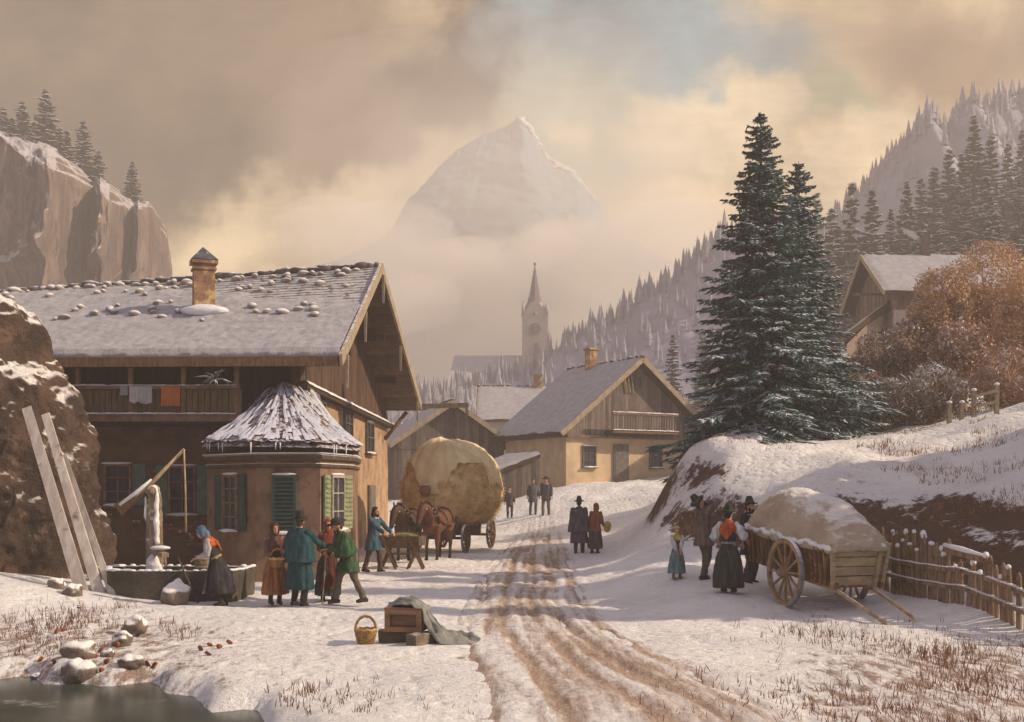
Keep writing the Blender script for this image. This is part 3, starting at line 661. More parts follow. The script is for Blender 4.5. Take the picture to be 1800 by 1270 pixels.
# things on the farmhouse
random.seed(21); stone=mat('roof_stone_grey',(.30,.25,.22),(.2,.17,.15),sc=4,snow=(.1,.55,3),snowc=(.62,.60,.63))
protos=[]
for k in range(5):
    mb=MB(); mb.ell((0,0,.05),(random.uniform(.18,.28),random.uniform(.13,.18),random.uniform(.09,.14)),12,8,noise_=.35,ns=4); protos.append(mb)
GR='stones weighing down the farmhouse roof'
for i in range(92):
    if i<34: u=.10+.9*(i+random.random()*.8)/34; v=.955-random.random()*.03
    elif i<60: u=random.uniform(.12,.95); v=random.uniform(.72,.90)
    elif i<80: u=random.gauss(.52,.13); v=random.gauss(.5,.09)
    else: u=random.gauss(.86,.05); v=random.gauss(.42,.04)
    if not .08<u<.97: continue
    p=rs(u,min(.97,v)); base=roofpt(u,min(.97,v))+nf*.06
    if (p-base).dot(nf)<0: p=base
    if (p-V(-11.0+2.45,p.y,p.z)).length<.0: continue
    if i<5: me=protos[i].mesh('roof_stone'); me.materials.append(stone); protos[i]=me
    me=protos[i%5]; o=bpy.data.objects.new('roof_stone',me); C.objects.link(o); o.location=p; o.rotation_euler=(R(28),0,random.uniform(0,6)); o.scale=(random.uniform(.5,.95),)*3
    where='ridge row' if i<34 else 'upper slope' if i<60 else 'middle slope left of the gable end' if i<80 else 'slope near the gable end'
    tag(o,{0:'snow-dusted stone in the row along the farmhouse ridge',1:'snow-dusted stone on the shingles just below the farmhouse ridge',2:'snow-capped stone in the cluster on the middle of the snowy farmhouse roof',3:'snow-capped stone on the lower roof near the gable end'}[0 if i<34 else 1 if i<60 else 2 if i<80 else 3],'stone',GR+(' (ridge)','  (upper slope)'.strip()and' (upper slope)',' (middle)',' (gable end)')[0 if i<34 else 1 if i<60 else 2 if i<80 else 3])
def cloth(name,px,w_,h_,col,label,cat,wave=.03,group=None,notch=0):
    mb=MB(); p=P(px,684,31.6); z=bz1+.03
    mb.grid(lambda u,v: V(p.x+w_*(u-.5),31.60-.02+wave*sin(u*9+px)*v,z-h_*v*(1-notch*abs(u-.5))),10,8)
    mb.grid(lambda u,v: V(p.x+w_*(u-.5),31.625-.02+wave*sin(u*9+px)*v,z-h_*v*(1-notch*abs(u-.5))),10,8,flip=True)
    o=mb.build(name,mat('cloth_'+str(col),col,tuple(x*.8 for x in col),sc=6,rough=.95)); return tag(o,label,cat,group)
cloth('cloth',236,.26,.48,(.50,.48,.46),'pale narrow cloth hung over the balcony rail, left of the others','cloth',notch=.3)
cloth('cloth',256,.34,.50,(.40,.41,.40),'grey shirt-like cloth hung over the balcony rail beside the pale one','cloth',notch=.2)
cloth('cloth',218,.20,.25,(.26,.26,.27),'small dark grey rag hung at the left end of the balcony washing','cloth')
cloth('cloth',300,.52,.55,(.42,.13,.04),'rust orange cloth hung over the balcony rail','cloth')
mb=MB(); random.seed(2); q=P(378,668,31.5)
for i in range(26):
    a=random.uniform(-2.8,-.3) if i%2 else random.uniform(0,3.1); L=random.uniform(.2,.6); e=q+V(cos(a)*L,random.uniform(-.15,.15),sin(a)*L*.6)
    mb.tube([q,q.lerp(e,.5)+V(0,0,.06),e],[.03,.02,.006],5)
o=mb.build('evergreen_sprig',mat('frosted_twig',(.14,.12,.08),(.09,.08,.05),snow=(.1,.6,6))); tag(o,'snow-frosted evergreen sprig tied above the balcony rail','branch')
# ---------------- other buildings ----------------
def T3(o,vx,vy):
    vx=Vector(vx).normalized(); vy=Vector(vy).normalized()
    M=Matrix.Identity(4)
    for i in range(3): M[i][0]=vx[i]; M[i][1]=vy[i]; M[i][2]=(0,0,1)[i]; M[i][3]=o[i]
    return M
def gabled(name,label,o,vx,vy,w,L,ze,zp,zb,pk=.5,over=.7,low=None,up=None,split=None,cat='house',rt=.22,snowmat=None,bargem=None,rowlumps=True,ridge_stones=0):
    """o = near-left eave corner on plan; vx along gable, vy along ridge"""
    E=empty(name,(o[0],o[1],zb),0,label,cat); T=T3((o[0],o[1],0),vx,vy)
    iw=over; split=split or ze-.1
    k=(zp-ze)/(w*pk); zin=ze+iw*k-rt
    m=MB(); m.T=T
    a,b=iw,w-iw
    m.prism([(a,iw,zb-2),(b,iw,zb-2),(b,iw,split),(a,iw,split)],(0,L-2*iw,0)); wl=m.build('wall',low,E,True)
    m=MB(); m.T=T
    zr=ze+iw*(zp-ze)/(w*(1-pk))-rt
    m.prism([(a-.03,iw-.04,split+.01),(b+.03,iw-.04,split+.01),(b+.03,iw-.04,max(split+.05,zr)),(w*pk,iw-.04,zp-rt-.05),(a-.03,iw-.04,max(split+.05,zin))],(0,L-2*iw+.08,0)); m.build('gable_boarding',up,E,True)
    m=MB(); m.T=T
    for x0,x1 in ((0,w*pk),(w,w*pk)):
        m.add([(x0,0,ze),(x1,0,zp),(x1,L,zp),(x0,L,ze),(x0,0,ze-rt),(x1,0,zp-rt),(x1,L,zp-rt),(x0,L,ze-rt)],[(0,1,2,3),(7,6,5,4),(0,4,5,1),(3,2,6,7),(0,3,7,4)])
    r=m.build('roof',wood_dark(),E,True)
    m=MB(); m.T=T; sd=hash(name)%7+len(label)
    for x0,x1,fl in ((0,w*pk,False),(w,w*pk,True)):
        m.grid(lambda u,v: V(x0+(x1-x0)*v,L*u,ze+(zp-ze)*v+.10+.06*mn.noise(V(u*9+sd,v*5,len(label)))+.03*mn.noise(V(u*30,v*20,1))-.12*(v==0 or u in(0,1))),40,16,flip=not fl)
    m.build('shaded_roof_snow',snowmat or roofsnow(),r)
    m=MB(); m.T=T
    m.beam((-.06,-.04,ze-.12),(w*pk,-.04,zp-.06),.09,.30); m.beam((w*pk,-.04,zp-.06),(w+.06,-.04,ze-.12),.09,.30); m.build('barge_board',bargem or MAT['barge_wood'],r,True)
    if rowlumps:
        m=MB(); m.T=T; random.seed(len(label))
        for i in range(int(L*2.2)): m.ell((w*pk+random.uniform(-.05,.05),i/2.2+random.random()*.3,zp+.1),(.12,random.uniform(.15,.3),random.uniform(.06,.15)),7,5,noise_=.3,ns=4)
        m.build('ridge_cap',MAT['ridge_moss'],r)
    return E,T,wl
def loc_window(E,T,x,z,w,h,y,side=0,**k):
    rz=math.atan2(T[1][0],T[0][0])
    c=T@V(x,y,z)
    if side: rz-=R(90)
    return window(E,c,rz,w,h,**k)
yel=mat('ochre_plaster',(.60,.45,.28),(.46,.34,.22),sc=1.2,bump=.25,c3=(.34,.26,.19),c3t=(.58,.74),c3s=1.3)
gwood=mat('grey_boards',(.20,.155,.13),(.14,.11,.095),sc=3,boards=('XY',.28,.7),stretch=(2,2,.5))
gwood2=mat('barn_boards',(.16,.125,.105),(.11,.086,.075),sc=3,boards=('X',.3,.6),stretch=(2,2,.5))
vx=V(.866,.5,0); vy=V(-.5,.866,0)
Y_,T,wl=gabled('village_house','ochre plastered house with grey boarded gable, long balcony and snowy roof above the slope',(2.86,65.0),vx,vy,11.4,8.6,5.5,10.04,2.3,over=.75,low=yel,up=gwood,split=5.25)
loc_window(Y_,T,2.35,4.15,.95,1.25,.74,fm=gd)
loc_window(Y_,T,7.2,4.15,.95,1.25,.74,fm=gd)
m=MB(); m.T=T; m.box((4.6,.70,3.75),(1.1,.12,2.3)); m.box((4.6,.66,3.7),(.9,.10,2.1)); m.build('door',MAT['grey_door'],Y_,True)
loc_window(Y_,T,5.9,8.6,.5,.6,.68,fm=gd,snowsill=False)
m=MB(); m.T=T; m.box((5.7,.2,5.55),(4.6,1.1,.14)); b=m.build('balcony_floor',wood_dark(),Y_,True)
m=MB(); m.T=T
for i in range(24): m.box((3.45+i*.195,-.3,6.1),(.11,.04,1.0))
m.build('balustrade',gwood,b,True)
m=MB(); m.T=T; m.beam((3.3,-.32,6.65),(8.1,-.32,6.65),.14,.12); m.beam((3.3,-.32,5.6),(8.1,-.32,5.6),.12,.16); m.build('balcony_rail',MAT['rail_wood'],b,True)
m=MB(); m.T=T; m.grid(lambda u,v: V(3.3+4.8*u,-.41+.2*v,6.73+.05*sin(PI*v)+.03*mn.noise(V(u*20,v,0))),40,4); m.grid(lambda u,v: V(3.3+4.8*u,-.45+.2*v,5.69+.05*sin(PI*v)+.03*mn.noise(V(u*20,v,7))),40,4); m.build('rail_snow',snow_m(),b)
m=MB(); m.T=T; m.box((5.5,5.2,10.2),(.55,.6,1.7)); m.box((5.5,5.2,11.1),(.7,.75,.12)); m.build('chimney',chim,Y_,True)
m=MB(); m.T=T
for x in (5.0,5.25,5.5): m.beam((x,.62,8.0),(x-.25,.62,9.2),.06,.06)
m.build('leaning_pole',wood_pale(),Y_,True)
# ledge
m=MB(); m.T=T; m.beam((.7,.60,5.3),(10.7,.60,5.3),.25,.14,up=(0,0,1)); m.build('gable_ledge',mat('gutter_snowy',(0,0,0)),Y_,True)
# barn behind the hay wagon
BN,T,wl=gabled('barn','weathered grey barn with vertical boards and a low snowy gable behind the hay wagon',(-7.5,70.0),(.966,.259,0),(-.259,.966,0),8.0,11,5.0,7.73,1.0,over=.6,low=gwood2,up=gwood2,split=4.7,cat='barn')
loc_window(BN,T,4.1,6.3,.5,.5,.55,fm=gd,snowsill=False)
m=MB(); m.T=T; m.box((4.3,.55,3.0),(2.6,.1,3.2)); m.build('door',gwood,BN,True)
# lean-to shed
SH=empty('shed',(0,61,1.5),0,'low dark boarded lean-to shed with a sloping snowy roof beside the ochre house','shed')
m=MB(); m.prism([(-1.0,61,0),(1.5,62.2,0),(1.5,62.2,3.95),(-1.0,61,3.0)],(-1.6,4.0,0)); m.build('wall',mat('shed_boards',(.13,.10,.085),(.085,.068,.06),sc=3,boards=('X',.26,.7),stretch=(2,2,.5)),SH,True)
m=MB(); m.add([(-1.45,60.5,2.95),(1.55,61.9,4.12),(-.3,66.5,4.12),(-3.3,65.1,2.95)]+[(-1.45,60.5,2.77),(1.55,61.9,3.94),(-.3,66.5,3.94),(-3.3,65.1,2.77)],[(0,1,2,3),(7,6,5,4),(0,4,5,1),(1,5,6,2),(2,6,7,3),(3,7,4,0)]); r=m.build('roof',wood_dark(),SH,True)
m=MB(); m.grid(lambda u,v: V(-1.45,60.5,2.97).lerp(V(1.55,61.9,4.14),u)+V(-1.85,4.6,0)*v+V(0,0,.16*(v>0)+.05*mn.noise(V(u*8,v*5,3))),24,14); m.build('shaded_roof_snow',roofsnow(),r)
# long house further back
LH,T,wl=gabled('long_house','long grey house with a straight snowy ridge and small chimney between church and ochre house',(-3.2,109.5),(-0.0,-1,0),(1,0,0),9.5,12.5,8.3,11.6,2.5,over=.5,low=mat('pale_plaster',(.42,.35,.29),(.33,.27,.23)),up=gwood,cat='house')
m=MB(); m.box((2.4,104.7,11.8),(.8,.8,1.9)); m.build('chimney',chim,LH,True)
# church
pl=mat('church_plaster',(.46,.40,.35),(.38,.33,.30),sc=.6,bump=.05); sl_=mat('church_roof_snow',(.50,.48,.52),(.42,.40,.45),sc=.6)
CHU=empty('church',(-5,225,6),0,'distant village church with a tall pointed spire and long snowy nave roof','church')
m=MB(); m.prism([(-11.2,220,3),(2.5,220,3),(2.5,232,3),(-11.2,232,3)],(0,0,18.5)); m.build('nave',pl,CHU,True)
m=MB(); m.add([(-12.8,219,21.0),(3,219,21.0),(3,226,28.6),(-11.4,226,28.6),(-12.8,233,21.0),(3,233,21.0)],[(0,1,2,3),(3,2,5,4),(0,3,4),(1,5,2),(0,4,5,1)]); m.build('nave_roof',sl_,CHU,True)
tx0,tx1=P(918,0,222).x,P(963,0,222).x; tcx=(tx0+tx1)/2; tw=tx1-tx0; tz=P(0,552,222).z
m=MB(); m.box((tcx,224,(tz)/2),(tw,tw,tz)); TW=m.build('tower',pl,CHU,True)
gz_=P(0,527,222).z; m=MB()
h2=tw/2
for s in (-1,1):
    m.prism([(tcx-h2,224+s*h2,tz),(tcx+h2,224+s*h2,tz),(tcx,224+s*h2,gz_)],(0,-s*.4,0))
    m.prism([(tcx+s*h2,224-h2,tz),(tcx+s*h2,224+h2,tz),(tcx+s*h2,224,gz_)],(-s*.4,0,0))
m.build('tower_gable',pl,TW,True)
m=MB(); st_=P(0,462,222).z; m.lathe((tcx,224,0),[(h2*1.12,tz-.2),(h2*.62,tz+2.4),(h2*.42,tz+4.2),(.05,st_)],8,smooth=False); m.lathe((tcx,224,st_-.2),[(.02,0),(.28,.2),(.28,.5),(.03,.8)],8)
m.build('spire',mat('spire_shingle',(.22,.19,.20),(.16,.14,.16),sc=1,snow=(.35,.7,.6)),TW,True)
for s in (-1,1):
    m=MB(); m.lathe((tcx+s*h2*.92,224-h2*.92,tz-.2),[(.35,0),(.35,1.2),(.02,2.6)],6); m.build('pinnacle',pl,TW,True)
m=MB(); m.tube([(tcx,224-h2-.10,P(0,579,222).z),(tcx,224-h2+.05,P(0,579,222).z)],1.15,20,smooth=False); m.build('clock_face',mat('clock',(.20,.18,.20),(.16,.15,.17)),TW,True)
m=MB(); zc=P(0,579,222).z; m.beam((tcx,221-.02+224-221-h2-.12,zc),(tcx+.1,224-h2-.12,zc+.9),.12); m.beam((tcx,224-h2-.13,zc),(tcx+.6,224-h2-.13,zc-.2),.12); m.build('clock_hand',pale_m,TW,True)
for zz,hh in ((615,2.6),(645,1.6)):
    m=MB(); m.box((tcx+.2,224-h2-.02,P(0,zz,222).z),(.8,.2,hh)); m.build('slit_window',mat('clock',(0,0,0)),TW,True)
# upper house on the right
UH,T,wl=gabled('hillside_house','upper hillside house with snowy roof and smoking chimney behind the golden trees',(22.1,76.5),(0,-1,0),(1,0,0),9.0,9.5,14.0,17.0,10,over=.8,low=mat('pale_plaster',(0,0,0)),up=mat('hill_boards',(.20,.14,.10),(.13,.09,.07),sc=3,boards=('XY',.3,.6)),split=13.0)
m=MB(); m.box((P(1626,0,72).x,72,17.3),(.5,.5,1.9)); m.build('chimney',mat('chimney_dark',(.14,.11,.10),(.1,.08,.07)),UH,True)
loc_window(UH,T,8.21,11.9,.9,1.0,1.7,side=1,fm=gd)
m=MB(); a=P(1476,596,66); b=P(1566,530,69); dd=V(3.0,5.5,0.0)
m.add([a,b,b+dd,a+dd]+[p-V(0,0,.25) for p in (a,b,b+dd,a+dd)],[(0,1,2,3),(7,6,5,4),(0,4,5,1),(1,5,6,2),(2,6,7,3),(3,7,4,0)])
r=m.build('lean_to_roof',wood_dark(),UH,True)
m=MB(); m.grid(lambda u,v: a.lerp(b,u)+dd*v+V(0,0,.15+.05*mn.noise(V(u*8,v*5,3))),24,10); m.build('shaded_roof_snow',roofsnow(),r)
m=MB(); m.prism([a+V(.5,.3,-4),b+V(-.2,.3,-8),b+V(-.2,.3,-.27),a+V(.5,.3,-.27)],(2.4,4.5,0)); m.build('lean_to_wall',mat('lean_plaster',(.25,.18,.13),(.19,.135,.10)),UH,True)
m=MB(); bmx=P(1500,518,70); m.beam(bmx,bmx+V(3,0,0),.15); m.build('beam',wood_brown(),UH,True)
# smoke
sm=bpy.data.materials.new('smoke'); sm.use_nodes=True; t=NT(sm.node_tree); pv=t.new('ShaderNodeVolumePrincipled'); pv.inputs['Color'].default_value=(.95,.97,1,1); pv.inputs['Density'].default_value=1.0
o=t.new('ShaderNodeOutputMaterial'); t.l.new(pv.outputs[0],o.inputs['Volume'])
mb=MB(); pts=[P(1626,438,72),P(1623,428,72),P(1612,420,72),P(1603,412,72),P(1592,407,72),P(1584,400,72)]
mb.tube(pts,[.12,.2,.17,.24,.18,.06],8); mb.build('x',sm,None,True)
o=C.objects['x'] ; o.name='smoke'; tag(o,'thin bluish wisp of smoke from the hillside house chimney','smoke',kind='stuff')
# ---------------- mountains ----------------
def interp(tab,x): return float(np.interp(x,[a for a,b in tab],[b for a,b in tab]))
def ridge_mesh(name,tab,D,base,mm,px0,px1,back=60,front=80,seed=0,nu=160,nv=26,rough=3,kind='structure',jag=0):
    m=MB()
    def fn(u,v):
        px=px0+(px1-px0)*u; py=interp(tab,px)
        top=P(px,py,D)
        q=V(u*14,seed,0)
        top.z+=jag*mn.noise(V(px*.11,seed,2))*1.5
        if v<=.7:
            s=v/.7; y=D-front*(1-s); k=s**1.15; x=(px-900)/F*D
            z=base+(top.z-base)*k+rough*mn.noise(V(x*.05,y*.05,seed))*(1-s)*2*min(1,s*3)+rough*.5*mn.noise(V(x*.16,y*.12,seed))*(1-s**4)
            return V(x+rough*mn.noise(V(x*.04,y*.06,seed+5))*(1-s),y,z)
        s=(v-.7)/.3
        return V(top.x,D+back*s,top.z+(base-top.z)*s*s)
    m.grid(fn,nu,nv)
    o=m.build(name,mm); tag(o,kind=kind); return o,fn
mtn=mat('haze_tinted_mountain',(.33,.325,.39),(.27,.265,.32),sc=.08,bump=.3,snow=(1.05,1.35,.15),snowc=(.4,.39,.43))  # pale lavender haze of distance is put into the slope colour
tabA=[(600,720),(780,690),(930,650),(970,615),(1000,600),(1040,575),(1080,560),(1115,530),(1150,505),(1190,478),(1230,440),(1270,408),(1330,380),(1400,400),(1480,440),(1600,480)]
tabB=[(1250,560),(1350,470),(1420,420),(1480,372),(1520,325),(1545,285),(1570,262),(1595,240),(1615,212),(1632,188),(1648,208),(1662,222),(1680,192),(1705,165),(1722,178),(1745,172),(1762,160),(1780,170),(1800,150),(1900,120),(2100,160),(2400,240)]
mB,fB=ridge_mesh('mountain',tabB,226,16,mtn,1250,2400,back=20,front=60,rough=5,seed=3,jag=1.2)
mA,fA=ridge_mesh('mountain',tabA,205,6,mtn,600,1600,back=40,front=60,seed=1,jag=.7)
# peak standing far beyond the haze
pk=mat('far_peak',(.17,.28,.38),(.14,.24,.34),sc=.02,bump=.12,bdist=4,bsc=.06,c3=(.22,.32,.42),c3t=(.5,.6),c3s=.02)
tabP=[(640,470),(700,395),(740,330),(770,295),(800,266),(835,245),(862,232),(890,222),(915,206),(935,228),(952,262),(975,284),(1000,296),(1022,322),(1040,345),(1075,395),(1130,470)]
m=MB()
def pkf(u,v):
    px=640+490*u; y0=interp(tabP,px)+3*mn.noise(V(px*.09,0,3))+1.5*mn.noise(V(px*.3,0,3)); top=P(px,y0,900); s_=v; base=P(0,560,900).z
    z=top.z+(base-top.z)*s_; q=V(top.x,z*1.3,0)
    d=13*abs(mn.noise(q*.018))+7*abs(mn.noise(q*.05+V(3,0,0)))+4*mn.noise(q*.12)
    drift=(top.x-P(915,0,900).x)*.25*s_
    return V(top.x+drift+6*mn.noise(q*.03+V(0,5,0))*min(1,s_*6),900-190*s_-d*min(1,s_*5),z)
m.grid(pkf,300,110); m.grid(lambda u,v: V(pkf(u,0).x,900+160*v,pkf(u,0).z*(1-v)+100*v),300,6,flip=True)
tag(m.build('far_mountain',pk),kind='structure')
m=MB(); random.seed(9)  # snow lumps on the right ridge only, standing in for its sunlit edge
for i in range(150):
    t=random.random(); px=912+t*130+random.gauss(0,2.5); py=interp(tabP,px)+abs(random.gauss(0,4))+1
    c=P(px,py,893-(py-interp(tabP,px))*1.1); m.ell(c,(random.uniform(1,3.6),2,random.uniform(.6,2.2)),7,5,noise_=.4,ns=.6)
tag(m.build('peak_lit_snow',mat('peak_lit_snow',(.8,.78,.74))),kind='structure')
cl_=bpy.data.materials.new('cloud'); cl_.use_nodes=True; t=NT(cl_.node_tree); pv=t.new('ShaderNodeVolumePrincipled'); pv.inputs['Color'].default_value=(.98,.93,.86,1); pv.inputs['Density'].default_value=.013
o=t.new('ShaderNodeOutputMaterial'); t.l.new(pv.outputs[0],o.inputs['Volume'])
if CLOUD:
    mb=MB(); random.seed(4)
    for i in range(74):
        px=random.uniform(560,1200); py=random.uniform(415,560)+random.choice([0,0,-26])*random.random()+abs(px-900)*-.06
        p=P(px,py,random.uniform(540,640)); mb.ell(p,(random.uniform(16,34),random.uniform(16,34),random.uniform(7,14)),14,10)
    for i in range(64):
        p=P(random.uniform(600,1250),random.uniform(560,740),random.uniform(600,680)); mb.ell(p,(random.uniform(26,44),random.uniform(16,30),random.uniform(12,20)),14,10)
    me=remesh(mb,2.5,6); me.materials.append(cl_); o=link('cloud',me); tag(o,'bank of soft cloud lying across the foot of the far peak','cloud',kind='stuff')
if CLOUD:
    for i,(k,dn) in enumerate(((1.3,.0014),(1.05,.0018),(.88,.0019),(.70,.0018),(.52,.0016))):
        c2=cl_.copy(); c2.name='thin_cloud'; [q for q in c2.node_tree.nodes if q.bl_idname=='ShaderNodeVolumePrincipled'][0].inputs['Density'].default_value=dn
        mb=MB(); cc=P(905+9*i,350+12*i,700)
        mb.ell(cc,(120*k,95*k,78*k),60,40)
        mb.v=[cc+(p-cc)*(1+.22*mn.noise((p-cc).normalized()*1.6+V(i*3,0,0))+.08*mn.noise((p-cc).normalized()*4+V(i*3,0,0))) for p in mb.v]
        tag(mb.build('cloud',c2),'thin pale veil of mist drifting in front of the far peak, layer '+('outermost','second','third','fourth','innermost')[i],'cloud',kind='stuff')
# ---------------- cliff ----------------
clm=mat('cliff_rock',(.26,.19,.15),(.12,.093,.085),sc=.22,bump=.33,bdist=2.2,bsc=.55,snow=(.40,.72,.35),snowc=(.56,.53,.56),stretch=(1,1,.35),c3=(.12,.095,.09),c3t=(.54,.64),c3s=.22)
path=[(-420,172),(-200,166),(-60,160),(40,152),(82,148),(98,150),(128,158),(165,165),(176,157),(192,158),(236,172),(243,166),(268,176),(292,186),(299,196),(303,215)]
topy=[(-420,190),(-200,190),(-60,215),(0,240),(60,290),(98,300),(165,335),(192,350),(236,372),(268,378),(292,415),(303,500)]
skyy=[(-420,150),(-200,170),(-60,200),(0,232),(60,240),(100,262),(170,308),(220,345),(262,352),(292,402),(303,470)]
pd=np.array(path,float)
m=MB(); NU=640; NV=110
def clf(u,v):
    s=u*(len(path)-1); i=min(len(path)-2,int(s)); f=s-i
    a=pd[i]; b=pd[i+1]; px=a[0]+(b[0]-a[0])*f; D=a[1]+(b[1]-a[1])*f
    x=(px-900)/F*D; zt=P(0,interp(topy,px),D).z; zs=P(0,interp(skyy,px),D+16).z
    if v<.75:
        k=v/.75; z=2+(zt-2)*k
        led=sum(2.2*math.exp(-((z-c0-3*mn.noise(V(x*.1,D*.1,c0)))/1.1)**2)*1.4 for c0 in (16,24,33))
        col_=abs(mn.noise(V(x*.20+D*.10,z*.012,5)))*5.0+abs(mn.noise(V(x*.7+D*.3,z*.05,8)))*2.6+abs(mn.noise(V(x*1.8,z*.35,2)))*1.1; led+=.9*(round(z/4.1+1.5*mn.noise(V(x*.15,z*.1,0)))%2)*(.5+mn.noise(V(x*.3,z*.2,1)))
        n_=col_-1.6+mn.noise(V(x*.12,D*.12,z*.08))*1.2+mn.noise(V(x*.4,D*.4,z*.25))*1.2+abs(mn.noise(V(x*.9,D*.9,z*.5)))*.9
        return V(x+n_*.12,D-n_-led-(1-k)*3,z)
    k=(v-.75)/.25
    n_=mn.noise(V(x*.15,k*4,3))+.8*abs(mn.noise(V(x*.5,k*3,6)))
    zz=zt+(zs-zt)*k+n_*1.8*(1-k)*(k>0)+mn.noise(V(x*.5,k*9,3))*.7
    return V(x*(D+16*k)/D,D+16*k,zz) if k<.99 else V(x*(D+18)/D,D+18,zs-2)
m.grid(clf,NU,NV)
tag(m.build('cliff',clm),'sheer tan rock cliff with snowy ledges rising behind the farmhouse','cliff')
# ---------------- left rock outcrop with leaning planks ----------------
tab=[(-1,-8.9),(0,-9.05),(1.75,-9.2),(3.05,-9.36),(4.35,-9.75),(4.87,-10.1),(5.15,-10.45),(5.4,-10.5),(6.1,-10.55),(6.55,-10.9),(6.9,-11.7),(7.1,-12.8)]
mb=MB(); rings=[]
for z in np.linspace(-1,7.05,40):
    xr=interp(tab,z)-.5; cx=-13.5; rx=xr-cx; ry=2.6*(1-max(0,(z-5)/4)**2)*(rx/4.4)**.4
    if z>6.9: rx*=.8
    rings.append([V(cx+rx*(abs(cos(a))**.8)*(1 if cos(a)>0 else -1),26.2+ry*sin(a),z) for a in np.linspace(0,2*PI,49)[:-1]])
mb.loft(rings)
rockm=mat('earthy_rock',(.105,.065,.045),(.05,.034,.027),sc=1.1,bump=.33,bdist=.14,bsc=7,snow=(.46,.80,1.1),snowc=(.78,.75,.72),c3=(.20,.135,.10),c3t=(.56,.70),c3s=1.0)
me=remesh(mb,.075,3,lambda p,q: .38*mn.noise(p*.5)+.24*mn.noise(p*1.3+V(3,0,0))-.25*abs(mn.noise(V(p.x*1.3,p.y*1.3,p.z*.5)+V(7,0,0)))-.14*abs(mn.noise(p*2.9))+.04*mn.noise(p*14)+.06*mn.noise(p*7)+.15)
me.materials.append(rockm); tag(link('rock_outcrop',me),'tall brown earthy rock with a cap of snow at the left of the farmhouse','rock')
# ---------------- trees ----------------
needle=mat('fir_needles',(.078,.165,.142),(.042,.095,.095),sc=1.2,rough=.8,bump=0,c3=(.42,.46,.50),c3t=(.56,.66),c3s=5)
fsnow=mat('branch_snow',(.66,.67,.70),(.50,.53,.58),sc=3,bump=0)
bark=mat('fir_bark',(.17,.12,.09),(.09,.065,.05),sc=5,stretch=(1,1,.3))
fneedle=mat('far_fir_needles',(.050,.058,.055),(.032,.036,.040),sc=.8,bump=0)
def tab_r(t): return float(np.interp(t,[0,.05,.18,.35,.5,.7,.85,.95,1],[.02,.11,.27,.42,.53,.70,.88,1,.95]))
def fir_meshes(h,R0,seed,dz=.26,nb=9,steps=11,tw=.10,snowf=.45,base=.06,nm=needle,sm=fsnow,prof=tab_r,snow_side=None):
    rnd=random.Random(seed); nd=MB(); sn=MB(); tr=MB()
    lean=rnd.uniform(-.01,.01)
    tr.tube([(0,0,-.6),(0,0,.3*h),(lean*h,0,.7*h),(0,0,h)],[h*.021,h*.014,h*.007,h*.001],9)
    z=h*base
    while z<h*.995:
        t=1-z/h; RR=R0*prof(t)*(1+.22*mn.noise(V(seed*7,0,z*.9))); n=max(4,int(nb*(.5+.5*prof(t))))
        a0=rnd.uniform(0,6.3)
        for k in range(n):
            a=a0+2*PI*k/n+rnd.uniform(-.25,.25); L=RR*rnd.uniform(.66,1.14)*(1+.50*mn.noise(V(cos(a)*.9+seed*3,sin(a)*.9,z*.75)))
            if L<.12: L=.12
            up=.35-.75*min(1,t*1.3); dx_,dy_=cos(a),sin(a)
            zz=z+rnd.uniform(-.18,.18)*dz*3; sag=rnd.uniform(.10,.26)*L
            def pt(s): return V(dx_*L*s,dy_*L*s,zz+up*L*s*.6-sag*s*(1.2-.5*s)+.22*L*max(0,s-.55)**2)
            st=max(4,int(steps*(.35+.65*L/R0)))
            side=V(-dy_,dx_,0)
            issn=rnd.random()<(.35+1.3*max(0,.5+mn.noise(V(cos(a)*1.3,sin(a)*1.3+seed,z*.8))))*(snowf if not snow_side else snowf*(1+.9*(dx_*snow_side[0]+dy_*snow_side[1])))
            for j in range(st):
                s=(j+.6)/st; s=s**.8; c=pt(s); wl_=L*(.30*(1-s)+.10)+.03
                for sg in (-1,1):
                    for rep in range(2):
                        ang=rnd.uniform(.35,.95); d=V(dx_,dy_,0)*cos(ang)+side*sg*sin(ang); ln=wl_*rnd.uniform(.7,1.3)
                        e=c+d*ln+V(0,0,-ln*rnd.uniform(.1,.55)); w_2=tw*rnd.uniform(.6,1.3)
                        pr=d.cross(V(0,0,1)).normalized()*w_2; mid=c.lerp(e,.5)
                        jz=V(0,0,rnd.uniform(-.6,.6)*tw)
                        nd.add([c,mid+pr+jz,e,mid-pr-jz],[(0,1,2,3)])
                        if issn and rnd.random()<.8 and s>.12:
                            o_=V(0,0,tw*.35); q1=c.lerp(e,.1)+o_; q2=c.lerp(e,rnd.uniform(.55,.9))+o_; qm=q1.lerp(q2,.5)
                            sn.add([q1,qm+pr*1.05-o_*.6,q2,qm-pr*1.05-o_*.6,qm+o_*.7],[(0,1,4),(1,2,4),(2,3,4),(3,0,4)])
                # hanging tuft below
                for rep in range(2):
                    q=c+V(rnd.uniform(-1,1),rnd.uniform(-1,1),0)*wl_*.45; e=q+V(rnd.uniform(-.1,.1),rnd.uniform(-.1,.1),-rnd.uniform(.05,.15)*(1+L*.2)); pr=V(rnd.uniform(-1,1),rnd.uniform(-1,1),0).normalized()*tw*.8
                    nd.add([q-pr,q+pr,e],[(0,1,2)])
            e=pt(1.0); d=(pt(1)-pt(.9)).normalized(); nd.add([pt(.9)+side*tw*.6,e+d*.1,pt(.9)-side*tw*.6],[(0,1,2)])
        z+=dz*(.55+.6*(1-abs(.5-t)))*rnd.uniform(.8,1.2)
    return tr,nd,sn
